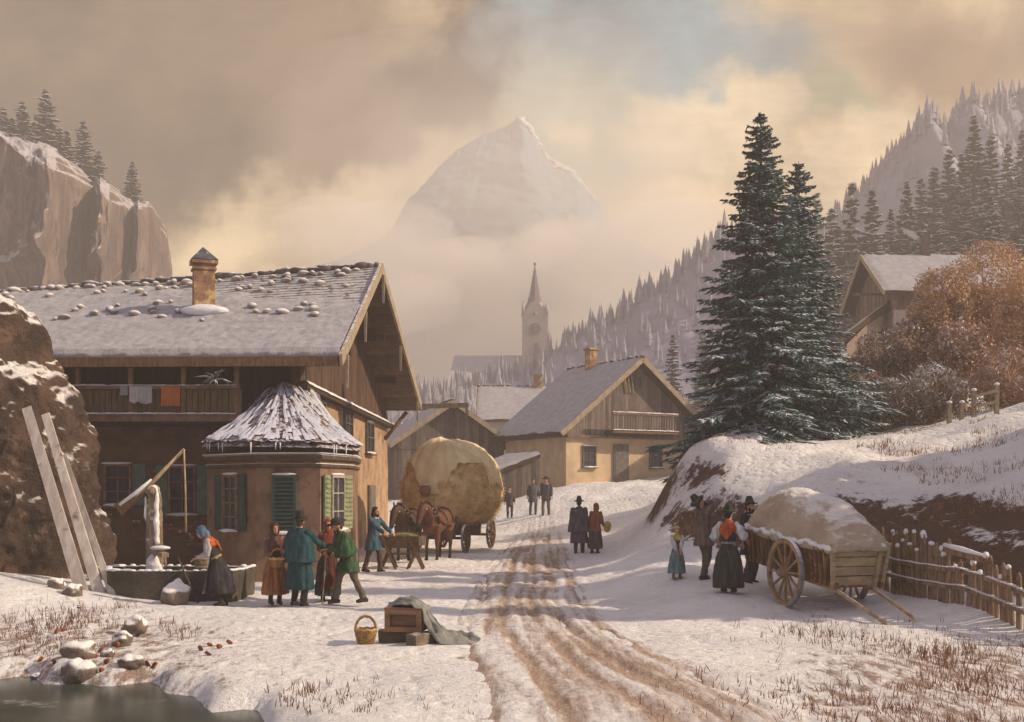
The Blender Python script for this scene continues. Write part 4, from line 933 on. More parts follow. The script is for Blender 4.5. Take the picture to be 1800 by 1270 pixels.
def fir(name,loc,h,R0,seed,label,group=None,**k):
    E=empty(name,loc,0,label,'fir tree',group); tr,nd,sn=fir_meshes(h,R0,seed,**k)
    tr.build('trunk',bark,E,local=True); nd.build('crown',k.get('nm',needle),E,local=True); sn.build('snow',fsnow,E,local=True); return E
a=P(1337,782,38); a.z=gz(a.x,a.y)-.1; fir('fir_tree',a,P(0,197,38).z-a.z,3.25,5,'tallest dark green fir with snowy boughs on top of the snowy bank',dz=.21,nb=13,steps=13,tw=.0655,snowf=.8,snow_side=(.9,-.3),base=.03)
b=P(1404,782,40); b.z=gz(b.x,b.y)-.1; fir('fir_tree',b,P(0,284,40).z-b.z,2.95,11,'shorter snow-laden fir standing close behind and right of the tallest fir',dz=.21,nb=13,steps=13,tw=.065,snowf=1.1,snow_side=(.8,-.5),base=.02)
# far firs: four shapes, copied
FP=[]
for i,(hh,rr_) in enumerate(((16,2.6),(13,2.5),(18,3.2),(11,1.9))):
    E=empty('fir_tree',(0,0,0),0); tr,nd,sn=fir_meshes(hh,rr_,40+i,dz=.5,nb=8,steps=5,tw=.30,snowf=.45,nm=fneedle,base=.04)
    tr.build('trunk',bark,E,local=True); nd.build('crown',fneedle,E,local=True); sn.build('snow',fsnow,E,local=True); FP.append([E,hh,False])
def far_fir(px,tipy,D,label,group,variant=None,w=1.0,base=None,hmax=22):
    i=variant if variant is not None else int(px*7+D)%4
    E,hh,used=FP[i]
    if used: E=copy_tree(E)
    else: FP[i][2]=True
    x=(px-900)/F*D; tz=P(px,tipy,D).z; zb=base if base is not None else gz(x,D)
    h=max(4,min(hmax,tz-zb)); E.location=(x,D,tz-h-.2); s=h/hh; ww=s*w*1.1*(1 if s<1.2 else 1.2/s*.95)
    E.scale=(ww,ww,s); E.rotation_euler=(0,0,px*1.7); tag(E,label,'fir tree',group)
gA='firs on the hillside behind the golden trees'
tips=[(1435,338,128),(1462,362,126),(1497,318,128),(1533,334,126),(1566,366,124),(1594,318,132),(1618,310,138),(1642,288,138),(1668,258,140),(1712,203,138),(1742,233,134),(1772,248,140),(1798,224,142),(1826,236,140),(1690,270,132),(1424,372,130)]
nm_=['leftmost','second','tall third','fourth','short fifth','sixth','seventh','eighth','ninth','tallest','pale-tipped one right of the tallest','eleventh','right-edge']
lab=['faint hazy fir just right of the shorter big fir','small slim fir left of the tall hazy one above the hillside house','tall hazy fir above the left end of the hillside house roof','slender hazy fir right of the tall one above the hillside house','short faint fir above the middle of the hillside house roof','thin pointed fir standing left of the smoke on the forest edge','fir on the forest edge just right of the thin pointed one','fir stepping up the forest edge toward the tallest','fir two places left of the tallest on the forest ridge','tallest fir on the dark forest ridge at the right','snowy-topped fir just right of the tallest ridge fir','bushy fir between the snowy-topped one and the right edge','fir on the forest ridge at the right edge of the view','fir at the far right end of the ridge','fir low beside the left foot of the tallest ridge fir','faint low fir touching the right side of the big fir crown']
for (px,ty,D),l in zip(tips,lab): far_fir(px,ty,D,l,gA,w=1.15)
random.seed(77)
for i in range(84):
    px=random.uniform(1425,1830); base_y=np.interp(px,[1420,1560,1640,1720,1830],[372,372,325,262,255]); D=random.uniform(94,134)
    ty=base_y+ (134-D)*3.0+random.uniform(15,75)
    if ty>560: continue
    far_fir(px,ty,D,'dim grey-brown fir crowded among others in the dark hillside forest','crowded firs of the dark hillside forest',w=1.25)
for i in range(16):
    px=random.uniform(1180,1300) if i<11 else random.uniform(1440,1520); D=random.uniform(105,150); far_fir(px,random.uniform(560,640),D,'faint fir in the haze between the ochre house and the big fir','faint firs in the haze beyond the ochre house',hmax=13)
for px,ty,D,hm,l in ((118,228,170,6,'fir between the tallest cliff-top fir and the one halfway down'),(172,262,172,5,'small fir right of the one halfway down the cliff-top slope'),(-12,196,166,8,'fir half hidden at the left edge of the cliff top'),(80,157,166,9.5,'tallest snowy fir on the cliff top'),(39,177,168,8,'fir left of the tallest one on the cliff top'),(6,188,170,8,'fir at the left edge on the cliff top'),(146,212,172,8.5,'snowy fir halfway down the cliff-top slope'),(233,284,180,6.5,'small faint fir near the right end of the cliff top'),(22,205,163,6,'low fir between the two leftmost cliff-top firs'),(60,212,164,5.5,'low fir at the left foot of the tallest cliff-top fir'),(-30,180,168,9,'fir beyond the left edge on the cliff top'),(104,222,168,5.5,'stunted fir just right of the tallest cliff-top fir')):
    far_fir(px,ty,D,l,'firs on the cliff top',base=P(0,ty,D).z-hm-2.5,w=1.55,variant=1 if hm>6 else 3)
# forest mass on the two mountain flanks
mb=MB(); random.seed(31)
for i in range(3000):
    A_=i<1150; fn=fA if A_ else fB
    u=random.random(); v=.7-(random.random()**1.3)*.55 if i%4 else random.uniform(.665,.7)
    p=fn(u,v); h=random.choice((random.uniform(1.4,3),random.uniform(2,4.6)))*(1.0 if A_ else .9); r=h*.22; n=5
    if abs(p.x)>230 or p.y>252: continue
    a0=random.random()
    for c0,(z0,z1,rr_) in enumerate(((0,.55,1),(.3,.8,.7),(.6,1,.42))):
        vs=[p+V(r*rr_*cos(a0+2*PI*k/n)*random.uniform(.8,1.2),r*rr_*sin(a0+2*PI*k/n),h*z0-.4) for k in range(n)]+[p+V(0,0,h*z1)]
        mb.add(vs,[(k,(k+1)%n,n) for k in range(n)])
tag(mb.build('distant_forest',mat('haze_tinted_forest',(.33,.325,.39),(.26,.26,.32),sc=.3,snow=(.75,1.1,.3),snowc=(.42,.42,.46))),'far haze-tinted forest covering the mountain flanks','forest',kind='stuff')  # tree colour carries the same lavender haze tone as the slopes
# broadleaf trees with golden leaves and bushes
def crown_leaves(mb,sn,cs,n,size,rnd,snf=.1,asp=.6):
    tot=sum(r[0]*r[1] for c,r in cs)
    for c,r in cs:
        for i in range(int(n*r[0]*r[1]/tot)):
            d=V(rnd.gauss(0,1),rnd.gauss(0,1),rnd.gauss(0,1)).normalized(); k=rnd.uniform(.45,1.05)**.6
            k*=1+.18*mn.noise(d*2.2+c)
            p=c+V(d.x*r[0],d.y*r[0],d.z*r[1])*k
            if asp<.3 and mn.noise(p*1.3+V(9,0,0))<-.12 or mn.noise(p*1.7+V(9,0,0))<-.30: continue
            a=V(rnd.uniform(-1,1),rnd.uniform(-1,1),rnd.uniform(-1,1)).normalized()*size*rnd.uniform(.5,1.3); b=a.cross(V(rnd.uniform(-1,1),rnd.uniform(-1,1),rnd.uniform(-1,1))).normalized()*size*asp
            t_=sn if (rnd.random()<snf*(1+1.6*d.z)) else mb
            t_.add([p-a,p+b,p+a,p-b],[(0,1,2,3)])
def broad(name,loc,h,cs,seed,label,cat,col,nl=7000,size=.07,snf=.12,trunks=3,group=None,rt=.13,asp=.6):
    rnd=random.Random(seed); E=empty(name,loc,0,label,cat,group); lv=MB(); sn=MB(); tk=MB()
    cs=[(V(*c),r) for c,r in cs]
    crown_leaves(lv,sn,cs,nl,size,rnd,snf,asp)
    for k in range(trunks):
        c=cs[k%len(cs)][0]; b=V(rnd.uniform(-.4,.4),rnd.uniform(-.2,.2),-.4); e=c+V(rnd.uniform(-.3,.3),rnd.uniform(-.3,.3),.3)
        m1=b.lerp(e,.4)+V(rnd.uniform(-.3,.3),0,0); tk.tube([b,m1,b.lerp(e,.75)+V(rnd.uniform(-.2,.2),0,0),e],[rt,rt*.7,rt*.4,rt*.1],7)
        for q in range(12):
            s=m1.lerp(e,rnd.uniform(0,.8)); f=s+V(rnd.uniform(-1,1),rnd.uniform(-1,1),rnd.uniform(.4,1.2))*cs[0][1][0]*.7
            tk.tube([s,s.lerp(f,.5)+V(0,0,.1),f],[rt*.3,rt*.2,rt*.06],5)
    tk.build('trunk',mat('pale_bark',(.50,.36,.25),(.34,.24,.17),sc=4),E,local=True)
    lv.build('crown',col,E,local=True)
    sn.build('snow',fsnow,E,local=True); return E
gold=mat('golden_leaves',(.64,.41,.22),(.44,.26,.13),sc=.9,bump=0,c3=(.74,.54,.33),c3t=(.55,.66),c3s=1.2)
rust=mat('rusty_leaves',(.46,.28,.17),(.30,.17,.11),sc=.9,bump=0)
brn=mat('brown_twigs',(.27,.18,.12),(.16,.105,.08),sc=.9,bump=0,c3=(.28,.15,.09),c3t=(.6,.7),c3s=1.3)
def broadP(px,py0,py1,D,wpx,seed,label,col,cat='tree',name='autumn_tree',**k):
    x=(px-900)/F*D; zb=gz(x,D); zt=P(px,py0,D).z; h=zt-zb; r=wpx/2/F*D
    rnd=random.Random(seed); cs=[((0,0,h-r*.85),(r*.85,r*.85)),((-r*.45,0,h-r*1.6),(r*.65,r*.7)),((r*.5,.2,h-r*1.5),(r*.6,r*.75))]
    for q in range(k.pop('nc',3)): cs.append(((rnd.uniform(-.7,.7)*r,rnd.uniform(-.4,.4)*r,max(r*.5,h*rnd.uniform(.25,.7))),(r*.5,r*.5)))
    broad(name,(x,D,zb),h,cs,seed,label,cat,col,**k)
broadP(1742,424,700,47,165,1,'tallest rounded golden-brown tree at the right edge',gold,nl=34000,size=.058,trunks=4,rt=.14,nc=5,snf=.06)
broadP(1655,468,690,46,110,2,'frosted golden tree left of the tallest rounded one',gold,nl=24000,size=.058,nc=5,snf=.10)
broadP(1812,470,690,44,120,3,'golden tree cut by the right edge of the view',gold,nl=18000,size=.058,nc=4,snf=.05)
broadP(1600,560,700,46,110,4,'low rusty-brown tree in front of the hillside house wall',rust,nl=9000,size=.08,nc=6,snf=.12)
broadP(1690,560,700,43,120,7,'rust-coloured frosty tree in front of the tallest golden one',rust,nl=9000,size=.08,nc=6,snf=.10)
broadP(1545,578,705,45,105,5,'dark brown bushy tree below the lean-to roof',brn,nl=9000,size=.15,asp=.12,nc=6,snf=.08)
broadP(1770,600,720,41,140,8,'reddish brown thicket at the foot of the right-hand trees',rust,'bush','bush',nl=8000,size=.15,asp=.14,nc=7,snf=.07)
broadP(1640,640,722,40,110,9,'frosted brown bush under the middle golden tree',brn,'bush','bush',nl=6000,size=.15,asp=.12,nc=6,snf=.22)
broadP(1520,650,745,42,100,6,'dark brown bush right beside the big fir',brn,'bush','bush',nl=7000,size=.15,asp=.12,nc=6,snf=.10)
broadP(1575,660,735,40,95,10,'frosty twiggy bush between the big fir and the golden trees',brn,'bush','bush',nl=6000,size=.15,asp=.12,nc=6,snf=.2)
# unseen firs added outside the view on the right bank to shade the carts
for x,y,h in ((17.5,19.5,11),(19.5,23,13),(16.8,26.5,9),(21,28,11)):
    E=copy_tree(FP[0][0]); s=h/16; E.location=(x,y,gz(x,y)); E.scale=(s*1.5,s*1.5,s); tag(E,'unseen fir added on the slope beyond the right edge to cast shade','fir tree','unseen firs added beyond the right edge for their shade')
# ---------------- people ----------------
skin=mat('skin',(.50,.27,.18),(.44,.22,.14),sc=8,bump=.02,rough=.6)
eye_m=mat('eye',(.03,.02,.02)); lip_m=mat('lips',(.36,.10,.08))
def fab(col,k=.5): 
    n='fabric_%.3f_%.3f_%.3f'%col
    return mat(n,col,tuple(c*k for c in col),sc=3.5,rough=.95,bump=.25,stretch=(3,3,.6),bsc=9)
def ik(a,b,l1,l2,hint):
    d=b-a; L=min(d.length,(l1+l2)*.995); dn=d.normalized(); b=a+dn*L
    x=(l1*l1-l2*l2+L*L)/(2*L); h=math.sqrt(max(0,l1*l1-x*x)); hp=(hint-dn*hint.dot(dn)).normalized()
    return a+dn*x+hp*h,b
def person(label,loc,face,H=1.72,lean=0,wl=None,wr=None,fl=None,fr=None,hy=0,hp=0,wear=(),hat=None,hair=(.06,.04,.03),scarf=None,boots=(.05,.04,.035),
           trousers=None,extra=None,vox=.013,beard=None,female=False,bow=0,group=None,hlx=0):
    """local frame: faces -Y, +X is the figure's left. lean in degrees forward"""
    s=H/1.75
    E=empty('person',loc,face,label,'person',group)
    LM=Matrix.Translation((0,0,.95*s))@Matrix.Rotation(R(lean),4,'X')@Matrix.Translation((0,0,-.95*s))
    def U(x,y,z): return LM@V(x*s,y*s,z*s)
    fl=V(*(fl or (.11,0,0)))*s; fr=V(*(fr or (-.11,0,0)))*s
    hl=V(.10,0,.92)*s; hr_=V(-.10,0,.92)*s
    shl=U(.20 if not female else .175,0,1.43); shr=U(-.20 if not female else -.175,0,1.43)
    wl=V(*(wl or (.30,-.05,.82)))*s; wr=V(*(wr or (-.30,-.05,.82)))*s
    el,wl=ik(shl,wl,.29*s,.26*s,V(.5,.8,-.5)); er_,wr=ik(shr,wr,.29*s,.26*s,V(-.5,.8,-.5))
    al=fl+V(0,.02,.09)*s; ar=fr+V(0,.02,.09)*s
    kl,al=ik(hl,al,.43*s,.42*s,V(.1,-1,0)); kr,ar=ik(hr_,ar,.43*s,.42*s,V(-.1,-1,0))
    m=MB()
    HM=LM@Matrix.Translation((0,-.0,1.52*s))@Matrix.Rotation(R(hy),4,'Z')@Matrix.Rotation(R(hp),4,'X')@Matrix.Translation((0,-.015*s,.13*s))
    m.loft([[U(x*k*sx,-.0+y*k*sy+yo,z) for x,y in [(cos(a),sin(a)) for a in np.linspace(0,2*PI,15)[:-1]]] for z,sx,sy,yo,k in
      [(.86,.12,.09,0,1),(.95,.165,.11,0,1),(1.08,.14,.10,0,1),(1.25,.165,.115,0,1),(1.40,.17,.10,0,1),(1.47,.10,.07,0,1),(1.50,.06,.06,0,1)]])
    m.ell(shl,.06*s,10,6); m.ell(shr,.06*s,10,6)
    m.tube([U(0,0,1.42),HM@V(0,.015*s,-.06*s)],[.06*s,.052*s],10)
    for a,b,c in ((hl,kl,al),(hr_,kr,ar)):
        m.tube([a,a.lerp(b,.5),b,b.lerp(c,.35),c],[.09*s,.075*s,.052*s,.055*s,.036*s],10)
        m.ell(b,.053*s,8,6); m.tube([c+V(0,.06,-.045)*s,c+V(0,-.03,-.04)*s,c+V(0,-.14,-.065)*s],[.035*s,.04*s,.028*s],8)
    for a,b,c,sg in ((shl,el,wl,1),(shr,er_,wr,-1)):
        m.tube([a,a.lerp(b,.5),b],[.055*s,.048*s,.038*s],9); m.ell(b,.039*s,8,6); m.tube([b,b.lerp(c,.35),c],[.038*s,.038*s,.026*s],9)
        d=(c-b).normalized(); si=d.cross(V(0,0,1)); si=(si if si.length>.1 else V(1,0,0)).normalized(); nn=si.cross(d).normalized()
        pc=c+d*.045*s
        m.tube([c,pc,c+d*.085*s],[.026*s,.033*s,.03*s],8,sq=.55)
        for q,(o,ln) in enumerate(((-.026,.062),(-.009,.074),(.009,.07),(.026,.055))):
            b0=c+d*.075*s+si*o*s; b1=b0+d*ln*.5*s-nn*.006*s; b2=b0+d*ln*.85*s-nn*.03*s; m.tube([b0,b1,b2],[.0095*s,.009*s,.0075*s],6)
        b0=c+d*.03*s-si*.03*s*sg; m.tube([b0,b0-si*.025*s*sg+d*.025*s,b0-si*.03*s*sg+d*.055*s-nn*.01*s],[.012*s,.011*s,.009*s],6)
    # head: skull, jaw, nose, ears
    def hd(p,r): m.ell(HM@V(*[q*s for q in p]),tuple(q*s for q in r),14,10,M=HM.to_3x3())
    hd((0,.012,.02),(.078,.098,.105)); hd((0,-.028,-.052),(.054,.062,.062)); hd((0,-.05,-.095),(.026,.028,.022))
    hd((0,-.098,-.022),(.013,.022,.024)); hd((0,-.09,.012),(.010,.014,.03)); hd((.078,.01,-.01),(.012,.02,.03)); hd((-.078,.01,-.01),(.012,.02,.03)); hd((0,-.086,-.062),(.022,.012,.010)); hd((0,-.082,.035),(.05,.016,.012))
    me=remesh(m,vox*.75,1); 
    for mm_ in (skin,eye_m,lip_m): me.materials.append(mm_)
    HI=HM.inverted()
    ev=[HM@(V(x,-.088,.008)*s) for x in (.030,-.030)]; lp=HM@(V(0,-.1,-.062)*s)
    for p in me.polygons:
        c=p.center
        if min((c-e).length for e in ev)<.0095*s: p.material_index=1
        else:
            q=HI@c/s
            if abs(q.x)<.024 and abs(q.z+.062)<.0075 and q.y<-.07: p.material_index=2
    link('body',me,E,True)
    def piece(name,mb,mm_,v=vox,dsp=None):
        me=remesh(mb,v,2,dsp); me.materials.append(mm_); return link(name,me,E,True)
    fold=lambda p,q: .015*mn.noise(V(p.x*15,p.y*15,p.z*3.5))+.010*mn.noise(p*8)-.010*abs(mn.noise(V(p.x*9,p.y*9,p.z*13)))
    if trousers:
        mb=MB(); tc_,low_=trousers if isinstance(trousers[0],tuple) else (trousers,.10)
        for a,b,c in ((hl,kl,al),(hr_,kr,ar)):
            e=c if low_<.3 else b.lerp(c,.3)
            mb.tube([a+V(0,0,.05)*s,a.lerp(b,.5),b,b.lerp(e,.5),e],[.115*s,.10*s,.078*s,.075*s,.066*s],12)
        mb.ell(V(0,0,.93)*s,(.17*s,.125*s,.11*s),14,8)
        piece('trousers',mb,fab(tc_),dsp=fold)
    mb=MB()
    for a,b,c,f_ in ((hl,kl,al,fl),(hr_,kr,ar,fr)):
        mb.tube([b.lerp(c,.45),c+V(0,.005,.0)*s],[.058*s,.052*s],10); mb.tube([c+V(0,.085,-.045)*s,c+V(0,-.02,-.035)*s,c+V(0,-.12,-.055)*s,c+V(0,-.175,-.066)*s],[.042*s,.05*s,.044*s,.028*s],10); mb.tube([c+V(0,0,.02)*s,c+V(0,.03,-.04)*s],[.05*s,.048*s],10)
    piece('boots',mb,fab(boots))
    # garments
    def body_loft(mb,rings,pleat=0,npl=11,leanz=.95,n=44,ph=0):
        rs_=[]
        for z,rx,ry,xo,yo in rings:
            f=max(0,min(1,(1.25-z)/.6)); r=[]
            for k in range(n):
                a=2*PI*k/n; w_=1+pleat*f*(sin(a*npl+ph)*.7+.5*sin(a*5+ph*2+z*2)); p=V((cos(a)*rx*w_+xo)*s,(sin(a)*ry*w_+yo)*s,z*s)
                r.append(LM@p if z>=leanz else p+V(0,0,0))
            rs_.append(r)
        mb.loft(rs_)
    def sleeves(mb,r0,r1,upto=1.0,puff=0):
        for a,b,c in ((shl,el,wl),(shr,er_,wr)):
            if upto>=.95: mb.tube([a,a.lerp(b,.5),b,b.lerp(c,.5),b.lerp(c,upto*.97)],[r0*s,(r0*.95+puff)*s,(r0*.85+puff*.6)*s,(r0+r1)*.5*s,r1*s],12); mb.ell(b,(r0*.84+puff*.5)*s,10,7)
            else: mb.tube([a,a.lerp(b,.5),b,b.lerp(c,upto)],[r0*s,(r0+puff)*s,(r0+puff)*s,r1*s],12); mb.ell(b,(r0+puff*.8)*s,10,7)
            mb.ell(a,r0*1.08*s,10,8)
    for g in wear:
        ty,col=g[0],g[1]; o=g[2] if len(g)>2 else {}
        mb=MB()
        if ty=='skirt':
            z0=o.get('hem',.18); rh=o.get('r',.30); wz=1.05; xo=o.get('xo',0); yo=o.get('yo',0); lw=o.get('lw',(0,0))
            body_loft(mb,[(z0,rh*.93,rh*.88,xo,yo),(z0+.03,rh,rh*.93,xo,yo),(.45,rh*.93,rh*.86,xo*.6,yo*.6),(.75,rh*.80,rh*.74,0,yo*.3),(.92,.195,.16,0,0),(1.02,.15,.12,0,0),(1.08,.13,.105,0,0)],.06,o.get('np',13),ph=len(label))
            piece('skirt',mb,fab(col),dsp=fold)
        elif ty=='coat':
            z0=o.get('hem',.55); rh=o.get('r',.27)
            body_loft(mb,[(z0,rh,rh*.8,0,o.get('yo',0)),(z0+.03,rh,rh*.8,0,o.get('yo',0)),((z0+.95)/2,rh*.88+.01,rh*.72,0,0),(.97,.205,.155,0,0),(1.1,.19,.145,0,0),(1.28,.205,.15,0,0),(1.41,.20,.13,0,0),(1.47,.13,.095,0,0),(1.51,.085,.08,0,0)],.05,9,ph=len(label))
            sleeves(mb,.075,.052,.97); mb.lathe(U(0,0,1.49),[(.09*s,-.03*s),(.10*s,.0),(.085*s,.035*s)],14)
            piece('coat',mb,fab(col),dsp=fold)
        elif ty=='cape':
            z0=o.get('hem',.85); rh=o.get('r',.34)
            body_loft(mb,[(z0,rh*.98,rh*.78,0,.0),(z0+.02,rh,rh*.8,0,.0),((z0+1.4)/2,rh*.93,rh*.70,0,0),(1.38,.25,.17,0,0),(1.46,.15,.11,0,0),(1.51,.09,.085,0,0)],.06,10,leanz=.6,ph=len(label))
            piece('cape',mb,fab(col),dsp=fold)
        elif ty=='bodice':
            body_loft(mb,[(1.0,.145,.115,0,0),(1.1,.145,.12,0,0),(1.27,.185,.14,0,-.01),(1.38,.185,.125,0,0),(1.44,.13,.09,0,0)],0); piece('bodice',mb,fab(col))
        elif ty=='sleeves':
            sleeves(mb,.062,.042,o.get('upto',.95),o.get('puff',.02)); piece('sleeves',mb,fab(col),dsp=fold)
        elif ty=='shawl':
            k=o.get('k',1)
            body_loft(mb,[(1.27-.1*(k-1),.215*k,.155*k,0,.02),(1.34,.22,.155,0,.01),(1.42,.19,.13,0,0),(1.49,.10,.085,0,0),(1.52,.075,.07,0,0)],0)
            mb.loft([[U(x*kk,.135+.02*(1-kk),z),U(-x*kk,.135+.02*(1-kk),z),U(-x*kk,.165,z),U(x*kk,.165,z)] for z,kk,x in ((1.10,.05,.2),(1.22,.55,.2),(1.36,1,.17))],smooth=False)
            piece('shawl',mb,fab(col))
        elif ty=='apron':
            mb.grid(lambda u,v: V((u-.5)*(.22+.16*v)*s*o.get('w',1)+o.get('xo',0)*s,-(.145+.12*v+.02*sin(u*14)*v+.02*(1-abs(2*u-1)))*s-o.get('yo',0)*s*v,(1.03-.75*v)*s),10,8)
            mb.grid(lambda u,v: V((u-.5)*(.22+.16*v)*s*o.get('w',1)+o.get('xo',0)*s,-(.125+.12*v+.02*sin(u*14)*v+.02*(1-abs(2*u-1)))*s-o.get('yo',0)*s*v,(1.03-.75*v)*s),10,8,flip=True)
            mb.build('apron',fab(col),E,local=True)
        elif ty=='collar':
            mb.lathe(U(0,-.01,1.475),[(.11*s,-.02*s),(.115*s,.0),(.075*s,.03*s)],14); piece('collar',mb,fab(col),.01)
        elif ty=='belt':
            body_loft(mb,[(1.02,.155,.125,0,0),(1.03,.16,.13,0,0),(1.06,.158,.128,0,0),(1.07,.15,.12,0,0)],0); piece('waistband',mb,fab(col),.009)
    Hm3=HM.to_3x3()
    def hp_(x,y,z): return HM@(V(x,y,z)*s)
    if hair and not scarf:
        mb=MB(); mb.ell(hp_(0,.028,.045),(.088*s,.098*s,.095*s),14,10,M=Hm3); mb.ell(hp_(0,.07,-.02),(.078*s,.05*s,.085*s),12,8,M=Hm3)
        if hlx: mb.ell(hp_(0,.075,-.08),(.09*s,.05*s,.09*s),12,8,M=Hm3); mb.ell(hp_(.07,.02,-.05),(.025*s,.05*s,.09*s),10,8,M=Hm3); mb.ell(hp_(-.07,.02,-.05),(.025*s,.05*s,.09*s),10,8,M=Hm3)
        piece('hair',mb,fab(hair),.010,lambda p,q:.005*mn.noise(p*40))
    if beard:
        mb=MB(); mb.ell(hp_(0,-.075,-.10),(.05*s,.035*s,.05*s),12,8,M=Hm3); mb.ell(hp_(.05,-.02,-.07),(.025*s,.035*s,.05*s),10,8,M=Hm3); mb.ell(hp_(-.05,-.02,-.07),(.025*s,.035*s,.05*s),10,8,M=Hm3); piece('beard',mb,fab(beard),.010)
    if scarf:
        mb=MB(); n=22
        rings=[]
        for a in np.linspace(-.35,PI*.98,14):   # sweep from brow over the crown to the nape
            pass
        mb.ell(hp_(0,.032,.035),(.098*s,.112*s,.112*s),18,12,M=Hm3); mb.ell(hp_(0,.055,-.07),(.088*s,.075*s,.10*s),14,10,M=Hm3)
        mb.ell(hp_(.068,-.012,-.045),(.028*s,.055*s,.095*s),10,8,M=Hm3); mb.ell(hp_(-.068,-.012,-.045),(.028*s,.055*s,.095*s),10,8,M=Hm3); mb.tube([hp_(-.06,-.045,-.10),hp_(0,-.062,-.135),hp_(.06,-.045,-.10)],[.022*s,.026*s,.022*s],8); mb.ell(hp_(0,.01,-.15),(.085*s,.08*s,.05*s),14,8,M=Hm3)
        piece('headscarf',mb,fab(scarf),.010)
    if hat:
        st,col=hat; mb=MB(); mb.T=HM@Matrix.Scale(s,4)@Matrix.Translation((0,.02,.055))@Matrix.Rotation(R(-6),4,'X')
        if st=='top': pr=[(.0,.0),(.155,-.01),(.165,.005),(.105,.012),(.092,.03),(.086,.10),(.095,.155),(.093,.16),(.0,.162)]
        elif st=='wide': pr=[(.0,-.005),(.185,.0),(.195,.02),(.12,.015),(.098,.03),(.09,.09),(.06,.115),(.0,.12)]
        elif st=='cone': pr=[(.0,-.005),(.155,-.008),(.165,.006),(.105,.015),(.09,.035),(.070,.12),(.052,.165),(.0,.172)]
        else: pr=[(.0,-.01),(.105,-.01),(.11,.01),(.10,.05),(.06,.085),(.0,.095)]
        mb.lathe((0,0,0),pr,22,sx=1,sy=1.1); h_=mb.build('hat',fab(col),E,True,local=True)
        if st in('top','wide','cone'):
            mb=MB(); mb.T=HM@Matrix.Scale(s,4)@Matrix.Translation((0,.02,.055))@Matrix.Rotation(R(-6),4,'X'); mb.lathe((0,0,0),[(.100,.018),(.102,.02),(.097,.045),(.094,.046)],22,sy=1.1); mb.build('hat_band',fab((.10,.11,.06) if col!=(.05,.045,.04) else (.02,.02,.02)),h_,True,local=True)
    E['_j']=0; del E['_j']
    return E,dict(wl=E.matrix_basis@wl,wr=E.matrix_basis@wr,s=s,U=U,HM=HM,M=E.matrix_basis)
def stand(px,py,D,dz=-.02):
    p=P(px,py,D); return V(p.x,p.y,gz(p.x,p.y)+dz)
def face(deg): return R(deg)     # 0 faces the viewer, 90 faces right (+X), 180 away, -90 left
TEAL=(.022,.075,.085); DKG=(.045,.10,.05); 
# group in front of the bay window
person('woman in brown headscarf and rust skirt carrying a basket, beside the teal-cloaked man',stand(483,1062,22.6),face(28),1.60,female=True,wl=(.10,-.22,1.02),wr=(-.10,-.23,1.0),wear=[('skirt',(.40,.17,.07),dict(r=.30,hem=.22)),('bodice',(.13,.055,.045)),('sleeves',(.24,.13,.12),dict(puff=.025)),('shawl',(.15,.065,.055),dict(k=1.05)),('apron',(.30,.12,.05),dict(w=1.1))],scarf=(.10,.05,.035),fl=(.10,-.02,0),fr=(-.08,.02,0))
person('man in black top hat and long teal caped cloak, seen from behind',stand(527,1066,22.3),face(155),1.76,wl=(.22,-.10,1.0),wr=(-.34,-.42,1.15),wear=[('coat',TEAL,dict(hem=.33,r=.30)),('cape',(.026,.085,.098),dict(hem=.86,r=.335))],hat=('top',(.05,.045,.04)),hair=(.12,.09,.07),trousers=(.06,.05,.045),fl=(.15,-.04,0),fr=(-.13,.06,0),hy=25)
person('woman in red headscarf and shawl between the teal-cloaked man and the man with stick',stand(577,1046,23.2),face(15),1.66,female=True,wl=(.08,-.24,1.05),wr=(-.10,-.24,1.04),wear=[('skirt',(.055,.075,.075),dict(r=.29,hem=.14)),('bodice',(.20,.05,.035)),('sleeves',(.20,.05,.035),dict(puff=.015)),('shawl',(.22,.055,.035),dict(k=1.25)),('apron',(.18,.05,.04),{})],scarf=(.42,.07,.035))
E_,J=person('bent man in dark broad hat and green coat leaning on a long walking stick',stand(611,1052,22.7),face(-62),1.70,lean=17,wl=(.02,-.44,1.14),wr=(-.10,-.46,1.12),wear=[('coat',(.045,.095,.045),dict(hem=.66,r=.30)),('cape',(.055,.125,.055),dict(hem=1.02,r=.31))],hat=('wide',(.05,.045,.04)),hair=(.10,.07,.05),trousers=(.15,.12,.085),fl=(.20,.28,0),fr=(-.10,-.24,0),hp=8,beard=(.10,.07,.05))
wh=(J['wl']+J['wr'])/2; a=hit(566,1063)
mb=MB(); dd=(wh-a).normalized(); mb.tube([a,a.lerp(wh,.5)+V(.01,0,0),wh,wh+dd*.12],[.013,.016,.018,.020],8); tag(mb.build('walking_stick',wood_pale()),'long pale walking stick held by the man in the green coat','stick')
# woman at the trough
person('woman in blue headscarf, red neckerchief and black skirt bending over the stone trough',stand(383,1060,22.2),face(-80),1.62,lean=24,female=True,wl=(.06,-.42,1.02),wr=(-.08,-.46,1.0),wear=[('skirt',(.045,.04,.045),dict(r=.33,hem=.27,yo=.07)),('bodice',(.06,.045,.045)),('sleeves',(.42,.41,.42),dict(puff=.035)),('shawl',(.52,.12,.04),dict(k=1.0)),('apron',(.36,.36,.38),dict(yo=.02,w=1.2)),('belt',(.40,.28,.08))],scarf=(.11,.19,.28),hp=22,fl=(.10,.06,0),fr=(-.08,.10,0))
